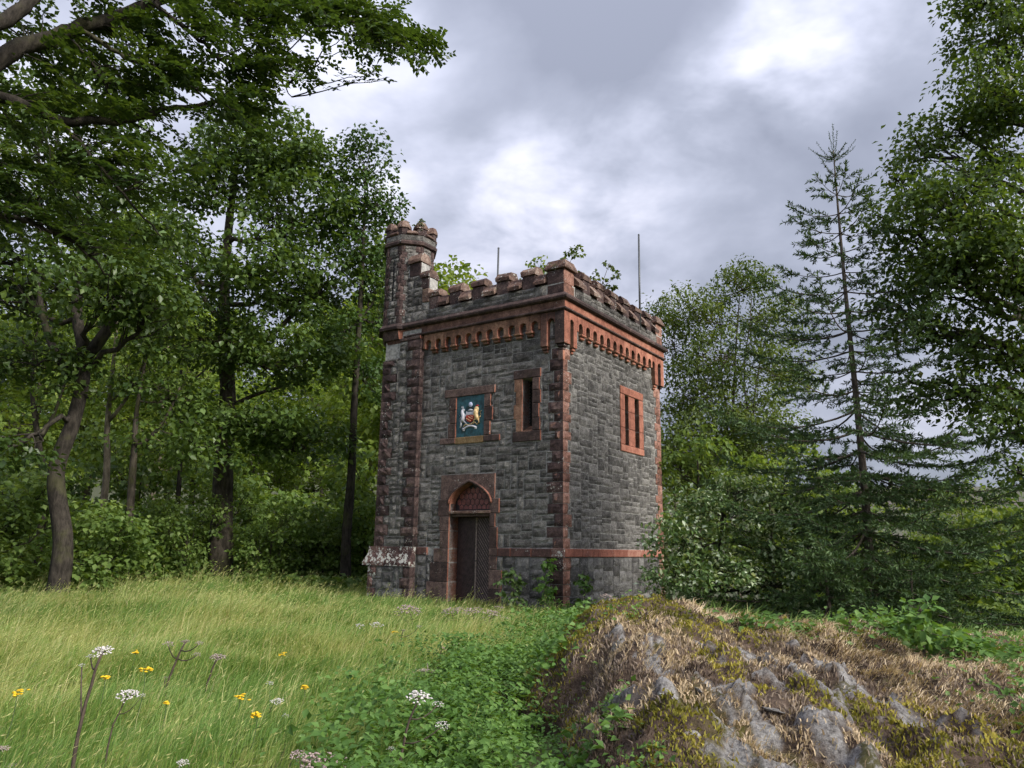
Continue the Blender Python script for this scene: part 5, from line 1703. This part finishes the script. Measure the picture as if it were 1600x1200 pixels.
# low spruce boughs in front of its foot, a second small one behind
D = 12.0
make_spruce('spruce_tree', gp(1290, 950, D), at(1288, 850, D), .04, 62, 1.1, 'knee high bushy spruce in front of the tall spruce', 9, 1.1)
make_spruce('spruce_tree', gp(1420, 960, 11.6), at(1425, 890, 11.6), .035, 63, 1.0, 'smallest spruce sapling low on the bank behind the mound', 8, 1.0)
for k, (x, D, yt, lb) in enumerate([(1272, 60, 705, 'pointed far spruce seen left of the big spruce trunk'), (1298, 66, 712, 'smaller pointed far spruce beside its neighbour'), (1222, 55, 680, 'broad far spruce half hidden by the feathery tree')]):
    make_spruce('far_spruce', gp(x, 760, D), at(x, yt, D), .2, 64 + k, 2.6, lb, 18, .22, size=.42)

# ------------------------------------------------------------------ meadow grass, ground cover, mound plants


def blades(P, h, w, lean, r_, tint, segs=2):
    """grass blades: 5 vertices, 3 triangles; lean is a horizontal vector per blade"""
    n = len(P)
    yaw = r_.uniform(-.9, .9, n)
    side = np.stack([np.cos(yaw), np.sin(yaw), np.zeros(n)], 1) * (w[:, None] / 2)
    up = np.zeros((n, 3)); up[:, 2] = h
    L3 = np.concatenate([lean, np.zeros((n, 1))], 1) * h[:, None]
    m = P + up * .58 + L3 * .30
    t_ = P + up * (1 - .28 * np.minimum(1, np.linalg.norm(lean, axis=1))[:, None]) + L3
    V = np.stack([P - side, P + side, m - side * .8, m + side * .8, t_], 1).reshape(-1, 3)
    i = np.arange(n)[:, None] * 5
    T = np.concatenate([i + [[0, 1, 3]], i + [[0, 3, 2]], i + [[2, 3, 4]]], 1).reshape(-1, 3)
    return V, T, np.repeat(tint, 5)


def cover_left(y):
    return np.interp(y, [3, 5, 7.5, 9.2, 12, 15, 17], [-1.0, -.9, -1.0, -.55, .05, .35, .8])


def in_tower(x, y, pad=.15):
    dx, dy = x - TC[0], y - TC[1]
    lx = dx * math.cos(ANG) - dy * math.sin(ANG); ly = dx * math.sin(ANG) + dy * math.cos(ANG)
    return (lx > -5.55 - pad) & (lx < pad) & (ly > -.2 - pad) & (ly < PW + pad)


r_ = np.random.default_rng(21)
n = 300000
y = 2.4 + (26.5 - 2.4) * r_.random(n) ** 1.12
xl = -(0.70 * y + 1.6); xr = np.where(y < 17.5, cover_left(y) + .9, 2.0)
x = xl + (xr - xl) * r_.random(n)
edge = (x - cover_left(y)) / .8 + (fbm(x * 1.3, y * 1.3, 2) - .5) * 2.2 + r_.normal(0, .35, n)
keep = ~in_tower(x, y) & ((edge < .1) | (y > 16.5) | ((y > 8) & (r_.random(n) < .55 * smooth01((y - 8) / 3)))) & ~((y > 23) & (r_.random(n) < (y - 23) / 4))
x, y = x[keep], y[keep]; n = len(x)
z = ground_h(x, y)
patch = fbm(x * .45 + 9, y * .45, 3); fine = (fbm(x * 2.6, y * 2.6 + 4, 3) - .5) * 1.5 + .5
dry = smooth01((patch - .46) / .2) * .6 + .6 * np.exp(-(((x + 1.9) / 1.5) ** 2 + ((y - 9.8) / 1.3) ** 2)) + .35 * smooth01((y - 19) / 4)
tint = np.clip(.31 + .46 * fine + dry * .42 - .06 + r_.normal(0, .14, n), 0, .84)
seedy = r_.random(n) < (.08 + .12 * dry)
tint[seedy] = np.clip(.82 + r_.normal(0, .08, seedy.sum()), .68, 1)
h = (.03 + .44 * fbm(x * 1.3, y * 1.3 + 30, 3)) * r_.uniform(.45, 1.3, n) * np.where(seedy, r_.uniform(1.1, 1.9, n), 1.0) * (1 + .25 * smooth01((y - 17) / 5) * smooth01((-4 - x) / 3) - .35 * smooth01((x + 4.5) / 2) * smooth01((y - 10) / 4)) * (.62 + .38 * smooth01((y - 4.5) / 4.5))
w = np.maximum(.0046, .00095 * y) * np.where(seedy, .62, 1.0) * r_.uniform(.7, 1.3, n)
la = fbm(x * .9 + 50, y * .9, 3) * 3.0 - 1.5 + r_.normal(0, .7, n)
lm = r_.uniform(.15, 1.05, n)
lean = np.stack([np.cos(la) * lm, np.sin(la) * lm * .8], 1)
V, F_, ti = blades(np.stack([x, y, z - .01], 1), h, w, lean, r_, tint)
# seed heads on the tall stalks
tipv = V.reshape(-1, 5, 3)[seedy]; tp_ = tipv[:, 4]; dr_ = unit(tipv[:, 4] - tipv[:, 2]); ns_ = len(tp_)
V2, F2, t2 = leaf_arrays(tp_ - dr_ * .05, dr_, r_.normal(0, 1, (ns_, 3)), np.maximum(.04, .0045 * y[seedy]), .18, .0, r_.uniform(.72, .92, ns_))
V, F_, ti = join_arrays([(V, F_, ti), (V2, F2, t2)])
g = link('meadow_grass', np_mesh('meadow_grass', V, F_, None, ti), M['grass'])
tag(g, 'long windswept green and straw coloured meadow grass', 'grass', None, 'stuff')

# grass on the bank behind the mound and along the right foot of the tower
n = 38000
y = r_.uniform(8.2, 15.5, n); x = r_.uniform(.6, 11.5, n)
keep = (y > 8.3 + .4 * fbm(x * 1.5, y * 0, 2)) & ~in_tower(x, y) & (mound_mask(x, y) < .80) & (x > cover_left(y) + .8) & (r_.random(n) < 1.25 - .06 * (y - 8.2))
x, y = x[keep], y[keep]; n = len(x)
fine = fbm(x * 1.8, y * 1.8, 2)
tint = np.clip(.22 + .4 * fine + r_.normal(0, .12, n), 0, .8); sd = r_.random(n) < .12; tint[sd] = .9
h = r_.uniform(.12, .34, n); w = np.maximum(.006, .0011 * y) * r_.uniform(.7, 1.3, n)
la = r_.normal(.2, .7, n); lm = r_.uniform(.2, .8, n)
V, F_, ti = blades(np.stack([x, y, ground_h(x, y) - .01], 1), h, w, np.stack([np.cos(la) * lm, np.sin(la) * lm], 1), r_, tint)
g = link('bank_grass', np_mesh('bank_grass', V, F_, None, ti), M['grass'])
tag(g, 'short green grass fringing the bank behind the mound', 'grass', None, 'stuff')


def carpet(x, y, hmax, size, r_, up=.75, tlo=.15, thi=.75, base=None):
    z = (ground_h(x, y) if base is None else base) + hmax * r_.random(len(x)) ** .55
    n = len(x)
    nrm = unit(np.array([-.1, -.25, up]) + r_.normal(0, .42, (n, 3)))
    ax = unit(r_.normal(0, 1, (n, 3)) * np.array([1, 1, .35]))
    tint = np.clip(tlo + (thi - tlo) * (.55 * r_.random(n) + .45 * (z - z.min()) / max(1e-6, np.ptp(z))) + .5 * (fbm(x * 1.7, y * 1.7 + 60, 2) - .5), 0, 1)
    return leaf_arrays(np.stack([x, y, z], 1), ax, nrm, size * r_.uniform(.45, 1.0, n) * (1 + .9 * smooth01((fbm(x * 2.3 + 40, y * 2.3, 2) - .45) / .2)), .62, .10, tint)


parts = []
n = 98000
y = 2.6 + 14.2 * r_.random(n) ** 1.15
cl = cover_left(y); ml = mound_left(y)
x = cl - .9 + (ml - cl + 2.0) * r_.random(n)
e1 = (x - cl - .15) / .55 + (fbm(x * 1.6 + 3, y * 1.6, 3) - .5) * 3.6 + r_.normal(0, .5, n); e2 = (ml + .30 - x) / .5 + (fbm(x * 1.9, y * 1.9 + 7, 3) - .5) * 4.2 + r_.normal(0, .4, n)
keep = (e1 > 0) & (e2 > 0) & ~in_tower(x, y, .02) & (r_.random(n) < 1 - .72 * smooth01((y - 7.5) / 4))
x, y = x[keep], y[keep]
lump = fbm(x * 1.5 + 11, y * 1.5, 3)
parts.append(carpet(x, y, (.06 + .30 * smooth01((lump - .3) / .4)), np.maximum(.045, .0062 * y), r_, tlo=.05, thi=.95))
nk = 420
ky = 3.4 + 11.5 * r_.random(nk) ** 1.2; kx = cover_left(ky) + .15 + (mound_left(ky) - cover_left(ky)) * r_.random(nk)
for X0, Y0 in zip(kx, ky):
    if in_tower(X0, Y0, .1): continue
    hh_ = r_.uniform(.22, .52) * (1 - .35 * float(smooth01((Y0 - 8) / 4))); m_ = 16
    zz = np.linspace(.12, 1, m_) * hh_; an = np.arange(m_) * 1.57 + r_.random()
    Pn = np.stack([X0 + .06 * zz + r_.normal(0, .006, m_), Y0 + r_.normal(0, .006, m_), gz(X0, Y0) + zz], 1)
    An = np.stack([np.cos(an), np.sin(an), np.full(m_, -.25)], 1)
    parts.append(leaf_arrays(Pn, An, np.array([0, 0, 1.0]) + .4 * An, np.linspace(.10, .045, m_), .5, .08, np.clip(np.full(m_, r_.uniform(.35, .85)) + r_.normal(0, .1, m_), 0, 1)))
# tongues of leaves climbing the right of the mound, and a clump at its far right
for cx, cy, sx, sy, nn_, hm in ((3.55, 7.0, .25, .5, 1900, .14), (4.0, 6.5, .35, .4, 1200, .12), (4.6, 5.6, .4, .4, 2200, .16), (4.3, 4.8, .35, .35, 1500, .14), (3.3, 4.6, .3, .3, 900, .10), (2.4, 7.3, .25, .2, 400, .08), (5.2, 7.0, .5, .3, 1200, .12)):
    x = r_.normal(cx, sx, nn_); y = r_.normal(cy, sy, nn_)
    parts.append(carpet(x, y, hm * (.5 + r_.random(nn_)), .055, r_, base=skin_h(x, y) - .01))
V, F_, ti = join_arrays(parts)
g = link('ground_cover', np_mesh('ground_cover', V, F_, None, ti), M['bramble'])
tag(g, 'low green brambles and nettles between the meadow and the mound', 'ground cover', None, 'stuff')

# leafy floor of the wood and the verge under the right bushes
n = 30000
x = r_.uniform(-24, -1, n); y = r_.uniform(21.5, 31, n); keep = ~in_tower(x, y) & (np.abs(x / y) < .85)
pa = [carpet(x[keep], y[keep], .45, .17, r_, tlo=.1, thi=.7)]
n = 9000
x = r_.uniform(2.0, 12, n); y = r_.uniform(12.4, 16.5, n); keep = ~in_tower(x, y)
pa.append(carpet(x[keep], y[keep], .4, .10, r_, tlo=.1, thi=.7))
V, F_, ti = join_arrays(pa)
g = link('forest_undergrowth', np_mesh('forest_undergrowth', V, F_, None, ti), M['shrub'])
tag(g, 'low leafy undergrowth on the floor of the wood', 'undergrowth', None, 'stuff')

# mound: heather twigs, moss shoots, combed dead grass


def zone(x, y):
    """0..1 weights of straw and moss on the mound"""
    straw = smooth01((x - 1.2 - .30 * (CREST - y)) / 1.3) * .75 + .25 * smooth01((fbm(x * 1.1 + 2, y * 1.1, 2) - .45) / .15)
    straw = straw * smooth01((fbm(x * 1.9 + 31, y * 1.9, 2) - .40) / .16) * (.35 + .65 * smooth01((fbm(x * 5.5, y * 5.5 + 13, 2) - .38) / .2))
    moss = smooth01((y - 6.0) / .9) * smooth01((3.0 - x) / 1.0) * smooth01((fbm(x * 2.4 + 3, y * 2.4, 2) - .30) / .14) * 1.1 + .9 * smooth01((fbm(x * 2.1 + 70, y * 2.1 + 5, 3) - .58) / .07) + .7 * smooth01((.75 - (x - mound_left(y))) / .5)
    return straw, moss


n = 225000
y = 2.6 + (9.6 - 2.6) * r_.random(n); x = -.1 + (.78 * y + 1.4) * r_.random(n)
mm = mound_mask(x, y)
free = (rock_mask(x, y) < .45) | (r_.random(n) < .05)
for rx_, ry_, rs_ in ROCKS:
    free &= (np.hypot(x - rx_, y - ry_) > rs_ * .55) | (r_.random(n) < .12)
keep = free & (mm > .12) & (r_.random(n) < np.clip(6.5 / y, .5, 1.2))
x, y = x[keep], y[keep]; n = len(x)
st_, mo_ = zone(x, y)
bare = fbm(x * 2.6 + 12, y * 2.6 + 44, 2)
u1 = r_.random(n)
is_moss = u1 < np.clip(mo_, 0, .95)
is_straw = ~is_moss & (r_.random(n) < st_ * .7)
is_he = ~is_moss & ~is_straw & (bare < .80)
z = skin_h(x, y)
for nm, sel, hh, ww, mt, lb, cat, tb in (('moss', is_moss, (.014, .040), .0105, 'moss', 'yellow green moss cushions on the crest and flanks of the mound', 'moss', (fbm(x * 3, y * 3, 2))),
                                         ('heather', is_he, (.015, .055), .0082, 'heather', 'grey brown dying heather over the rocky mound', 'heather', (fbm(x * 2.4 + 5, y * 2.4, 2)))):
    k = sel.sum(); P = np.stack([x[sel], y[sel], z[sel] - .006], 1)
    la = r_.uniform(0, 6.28, k); lm = r_.uniform(.2, 1.1, k)
    ti0 = np.clip((tb[sel] - .5) * 1.7 + .5 + r_.normal(0, .2, k), 0, 1)
    V, F_, ti = blades(P, r_.uniform(hh[0], hh[1], k), np.full(k, ww) * r_.uniform(.6, 1.4, k), np.stack([np.cos(la) * lm, np.sin(la) * lm], 1), r_, ti0)
    g = link(nm, np_mesh(nm, V, F_, None, ti), M[mt]); tag(g, lb, cat, None, 'stuff')
# dead grass in tussocks, combed down the slope
tn = 1300
ty = 3.0 + 6.6 * r_.random(tn); tx = .3 + (.78 * ty + .8) * r_.random(tn)
s1, m1 = zone(tx, ty)
ok = (rock_mask(tx, ty) < .3) & (r_.random(tn) < np.clip(s1 * 1.7 - m1 * .3 + .05, 0, 1) * (.45 + .55 * smooth01((tx - .8) / 1.2))) & (mound_mask(tx, ty) > .15)
tx, ty = tx[ok], ty[ok]; per = 130
k = len(tx) * per
X = np.repeat(tx, per) + r_.normal(0, .11, k); Y = np.repeat(ty, per) + r_.normal(0, .10, k)
la = np.repeat(r_.normal(-.35, .75, len(tx)), per) + r_.normal(0, .42, k); lm = r_.uniform(.9, 2.3, k)
hh = np.repeat(r_.uniform(.025, .085, len(tx)), per) * r_.uniform(.6, 1.3, k)
ti0 = np.clip(np.repeat(r_.uniform(.05, .85, len(tx)), per) + r_.normal(0, .22, k), 0, 1)
V, F_, ti = blades(np.stack([X, Y, skin_h(X, Y)], 1), hh, np.full(k, .0048) * r_.uniform(.6, 1.4, k), np.stack([np.cos(la) * lm, np.sin(la) * lm], 1), r_, ti0)
g = link('dead_grass', np_mesh('dead_grass', V, F_, None, ti), M['straw'])
tag(g, 'pale straw coloured dead grass combed over the mound', 'dead grass', None, 'stuff')

# ------------------------------------------------------------------ flowers in the meadow


def umbel(mb, c, rad, r_, nrm=(0.1, -.3, 1), n_=22, size=None):
    """domed cluster of umbellets on rays"""
    nrm = unit(np.array(nrm)); a1 = unit(np.cross(nrm, [0, 1, .2])); a2 = np.cross(nrm, a1)
    for k in range(n_):
        rr = rad * math.sqrt((k + .5) / n_); th = k * 2.4
        p = c + a1 * rr * math.cos(th) + a2 * rr * math.sin(th) - nrm * (rr * rr / rad) * .35
        s_ = (size or rad * .24) * r_.uniform(.7, 1.2)
        for _ in range(4):
            q_ = p + r_.normal(0, s_ * .55, 3) * np.array([1, 1, .5])
            mb.ball(q_, s_ * .42, 5, 3, (1, 1, .6))


def hogweed(head, base, D, rad, mat, label, sides=(), stemmat='stem', sr=.009, n_=22, leafy_=False, zbase=None):
    r_ = np.random.default_rng(int(abs(head[0] * 7 + head[1])))
    b_ = gp(base[0], base[1], D); h_ = at(head[0], head[1], D)
    root = empty('umbel_flower', b_)
    mb = MB(); h0 = h_ - b_
    st = curve((0, 0, -.05), h0 - [0, 0, rad * .35], 0, 9, (.03 * (1 if head[0] < base[0] else -1), 0, .02), r_, .003)
    mb.tube(st, np.linspace(sr, sr * .55, 9), 6)
    um = MB(); umbel(um, h0, rad, r_, n_=n_); um.build('umbel', M[mat], root)
    for k in range(9):
        e = h0 + np.array([math.cos(k * .7) * rad * .7, math.sin(k * .7) * rad * .7, -rad * .15])
        mb.tube([st[-1], (st[-1] + e) / 2 + [0, 0, -.004], e], [.0022, .0018, .0015], 3, cap=False)
    for (x, y, rr, f0) in sides:
        e = at(x, y, D + r_.uniform(-.1, .1)) - b_
        s0 = st[int(f0 * 8)]
        mb.tube(curve(s0, e - [0, 0, rr * .3], 0, 5, (0, 0, -.03)), np.linspace(sr * .5, sr * .3, 5), 5)
        um = MB(); umbel(um, e, rr, r_, n_=max(8, n_ // 2)); um.build('umbel', M[mat], root)
    mb.build('stem', M[stemmat], root)
    if leafy_:
        LPn = []
        for k in range(16):
            LPn.append(st[r_.integers(0, 5)] + r_.normal(0, .03, 3))
        V, F_, ti = leaf_arrays(np.array(LPn), r_.normal(0, 1, (16, 3)) * [1, 1, .3], np.array([[0, 0, 1.0]] * 16) + r_.normal(0, .3, (16, 3)), .11, .5, .1)
        link('leaves', np_mesh('leaves', V, F_, None, ti), M['bramble'], root)
    tag(root, label, 'flower')
    return root


hogweed((161, 1013), (113, 1197), 4.6, .056, 'umbel', 'tallest white umbel flower with a thick dark stem at lower left', [(142, 1024, .025, .9), (128, 1038, .02, .55)], sr=.0125)
hogweed((290, 1001), (252, 1112), 6.6, .030, 'umbel_pink', 'dark branching umbel stalk with several small faded heads in mid meadow', [(263, 1004, .045, .75), (312, 1003, .035, .9), (308, 1021, .035, .85), (258, 1058, .02, .3)], sr=.012)
hogweed((341, 1024), (321, 1102), 6.8, .055, 'umbel_pink', 'single faded umbel stalk right of the branching one', sr=.011)
hogweed((200, 1082), (166, 1182), 4.9, .060, 'umbel', 'flat white umbel on a thin bent stem near the tallest one', [(222, 1085, .022, .85)], sr=.006)
hogweed((433, 1093), (408, 1165), 5.7, .040, 'umbel', 'white umbel with two smaller heads at the edge of the brambles', [(422, 1066, .026, .8), (446, 1117, .026, .6)], 'stem_green', sr=.005)
hogweed((656, 1084), (622, 1192), 4.7, .068, 'umbel', 'large white umbel leaning right over the brambles', [(684, 1098, .035, .85), (690, 1131, .042, .5), (612, 1168, .022, .2)], sr=.010)
hogweed((505, 1186), (470, 1225), 4.5, .115, 'umbel_pink', 'big faded pink umbel at the bottom edge among brambles', [(468, 1176, .05, .6), (560, 1197, .035, .6)], n_=40)
hogweed((286, 1189), (275, 1215), 4.6, .032, 'umbel', 'small white umbel at the bottom edge of the meadow', [], 'stem_green', sr=.004)
hogweed((4, 1168), (-8, 1200), 4.9, .035, 'umbel_pink', 'pinkish umbel cut by the left edge of the frame', [(18, 1195, .03, .4)], 'stem_green', sr=.005)
hogweed((640, 948), (642, 985), 12.5, .16, 'umbel_pink', 'dried umbel before the foot of the pilaster', [(622, 956, .08, .6), (652, 955, .08, .7)], n_=14)
hogweed((588, 974), (598, 1000), 11.0, .09, 'umbel', 'pale green umbel in the meadow left of the door', [(562, 976, .07, .6)], 'stem_green', n_=14)
hogweed((705, 952), (708, 985), 13.5, .13, 'umbel_pink', 'dried umbel left of the doorstep', [(694, 957, .07, .5), (718, 950, .07, .8)], n_=14)
hogweed((737, 952), (738, 985), 13.2, .12, 'umbel_pink', 'dried umbel in front of the door leaves', [(748, 950, .09, .7), (726, 957, .06, .5)], n_=14)
hogweed((768, 955), (766, 990), 12.8, .13, 'umbel_pink', 'dried umbel cluster in front of the right door jamb', [(780, 948, .09, .8), (788, 965, .08, .5), (757, 965, .06, .4)], n_=14)
hogweed((692, 1012), (690, 1035), 9.2, .05, 'umbel_pink', 'brown withered flower head at the edge of the brambles', [(712, 1006, .045, .8)], n_=12)
hogweed((630, 984), (630, 1030), 9.8, .03, 'umbel_pink', 'dark bare seed stalk standing in the grass before the door', [(612, 1005, .03, .3), (655, 978, .04, .8)], n_=8)
hogweed((962, 935), (960, 955), 12.5, .09, 'umbel_pink', 'dried grey seed head behind the crest of the mound', [(948, 930, .11, .8), (978, 938, .09, .7)], n_=14)
hogweed((1455, 1188), (1470, 1225), 3.9, .030, 'umbel_pink', 'pale pink flower head at the bottom right of the mound', [(1472, 1196, .03, .7)], 'stem_green', sr=.004)


def ragwort(x, y, D, rad, label):
    r_ = np.random.default_rng(int(x * 3 + y))
    h_ = at(x, y, D); b_ = gp(x - 14, y, D)
    root = empty('ragwort', b_); h0 = h_ - b_
    mb = MB(); mb.tube(curve((0, 0, -.03), h0, 0, 6, (.02, 0, 0)), np.linspace(.005, .003, 6), 5); mb.build('stem', M['stem_green'], root)
    fl = MB()
    for k in range(14):
        p = h0 + np.array([r_.normal(0, rad * .55), r_.normal(0, rad * .55), r_.normal(0, rad * .28)])
        a = r_.normal(0, .3, 2)
        for j in range(6):
            th = j * 1.047
            e = p + np.array([math.cos(th), math.sin(th), a[0] * math.cos(th) + a[1] * math.sin(th)]) * .012
            fl.ball((p + e) / 2, .0075, 5, 3, (1, 1, .45))
        fl.ball(p, .007, 5, 3, (1, 1, .8))
    fl.build('flower_head', M['ragwort'], root)
    tag(root, label, 'flower', 'yellow ragwort in the meadow')


for x, y, D, rr, lb in [(27, 1081, 5.4, .045, 'leftmost yellow ragwort head'), (228, 1047, 5.8, .038, 'full yellow ragwort beside the tallest umbel'), (165, 1058, 6.0, .022, 'small yellow ragwort just right of the tallest stem'),
                        (375, 1088, 5.7, .034, 'yellow ragwort left of the bramble edge'), (440, 1022, 8.2, .03, 'yellow ragwort in the straw coloured patch'), (586, 1033, 8.6, .036, 'yellow ragwort over the dark bramble top'),
                        (615, 988, 10.6, .036, 'farthest yellow ragwort before the door'), (212, 1019, 7.6, .022, 'tiny yellow ragwort in the middle of the meadow'), (477, 1073, 6.2, .022, 'faded yellow ragwort right of the bottom umbels'),
                        (402, 1117, 5.2, .022, 'small yellow ragwort low beside the white umbel'), (552, 1060, 7.2, .018, 'tiny yellow flower at the left tip of the brambles'), (260, 1098, 5.6, .016, 'tiny yellow flower under the branching stalk')]:
    ragwort(x, y, D, rr, lb)

# bleached branch lying over the brambles
mb = MB()
P = [at(x, y, 8.2) for x, y in ((622, 1062), (640, 1050), (660, 1047), (678, 1050), (702, 1052))]
mb.tube(P, [.012, .022, .02, .017, .010], 7); mb.tube([at(636, 1052, 8.2), at(648, 1062, 8.1)], [.014, .006], 6); mb.tube([at(668, 1048, 8.2), at(668, 1036, 8.25)], [.01, .004], 6)
tag(mb.build('fallen_branch', M['driftwood']), 'bleached bare branch lying across the brambles', 'branch')

# ------------------------------------------------------------------ plants and poles on and round the tower


def on_tower(x, y, z):
    """tower coordinates to world"""
    c, s_ = math.cos(-ANG), math.sin(-ANG)
    return np.array([TC[0] + x * c - y * s_, TC[1] + x * s_ + y * c, z])


for k, (x, yt, yb, D, lb) in enumerate([(779, 388, 470, 19.6, 'short dark metal pole on the tower roof behind the front battlements'), (998, 367, 500, 20.3, 'taller grey metal pole on the tower roof behind the right battlements')]):
    t_ = at(x, yt, D); b_ = at(x, yb, D); b_[2] = 7.05; b_[0] = t_[0] - .02; b_[1] = t_[1]
    mb = MB(); mb.tube([b_, t_], [.03, .026], 10); mb.ball(t_, .03, 8, 5)
    mb.tube([b_, b_ + [0, 0, .04]], [.08, .08], 10)
    tag(mb.build('metal_pole', M['pole']), lb, 'pole')


def sapling(name, loc, h, w, mat, size, label, cat, n_=18, seed=0, per=12, lean=(0, 0)):
    loc = np.asarray(loc, float)
    return make_tree(name, [loc, loc + [lean[0] * .4, lean[1] * .4, h * .4], loc + [lean[0], lean[1], h]], .012 + .004 * h,
                     [(loc + [lean[0] * .7, lean[1] * .7, h * .6], w, h * .35, n_, .6), (loc + [lean[0] * 1.1, lean[1], h * .95], w * .6, h * .2, n_ // 2, 1.0)], mat, 'twig', per, size, (w * .15, w * .3), label, cat, None, 200 + seed, twig=.004, sides=5)


sapling('roof_sapling', on_tower(-1.3, .9, 7.05), 1.35, .55, 'wood', .10, 'bright green sapling sprouting behind the front battlements', 'sapling', 16, 1, 14, (.1, 0))
sapling('roof_sapling', on_tower(-2.15, .9, 7.05), 1.05, .35, 'feather', .09, 'thin sapling beside the short roof pole', 'sapling', 9, 2, 8)
sapling('roof_sapling', on_tower(-.75, .9, 7.05), 1.55, .42, 'feather', .10, 'windblown sapling near the corner of the battlements', 'sapling', 12, 3, 12, (.45, 0))
sapling('roof_sapling', on_tower(-.05, 1.5, 7.05), 1.45, .35, 'feather', .10, 'windblown sapling right behind the corner merlon', 'sapling', 9, 4, 12, (.5, .2))
sapling('turret_weed', on_tower(OC[0] + .45, OC[1] - .35, 9.7), .42, .22, 'feather', .05, 'tuft of weeds growing on top of the turret', 'weed', 14, 5, 16, (.15, 0))
sapling('corner_sapling', on_tower(-.30, -.45, -.05), 1.05, .30, 'bramble', .11, 'leafy sapling climbing the near corner of the tower', 'sapling', 12, 6, 10, (.15, 0))
sapling('corner_sapling', on_tower(-.95, -.55, -.05), .80, .36, 'willow', .12, 'low pale leaved plant left of the near corner', 'sapling', 12, 7, 10)
sapling('corner_sapling', on_tower(.35, .35, -.05), .75, .28, 'bramble', .10, 'small leafy plant right of the near corner', 'sapling', 10, 8, 10)
sapling('mound_seedling', np.append(on_ground(1445, 1030, skin_h)[:2], on_ground(1445, 1030, skin_h)[2] - .02), .42, .22, 'bramble', .07, 'ragged leafy seedling standing on the right of the mound', 'sapling', 12, 9, 10)
tris = sum(len(me.loop_triangles) if me.loop_triangles else len(me.polygons) for me in bpy.data.meshes)
print('faces', tris, {me.name: len(me.polygons) for me in bpy.data.meshes if len(me.polygons) > 60000})
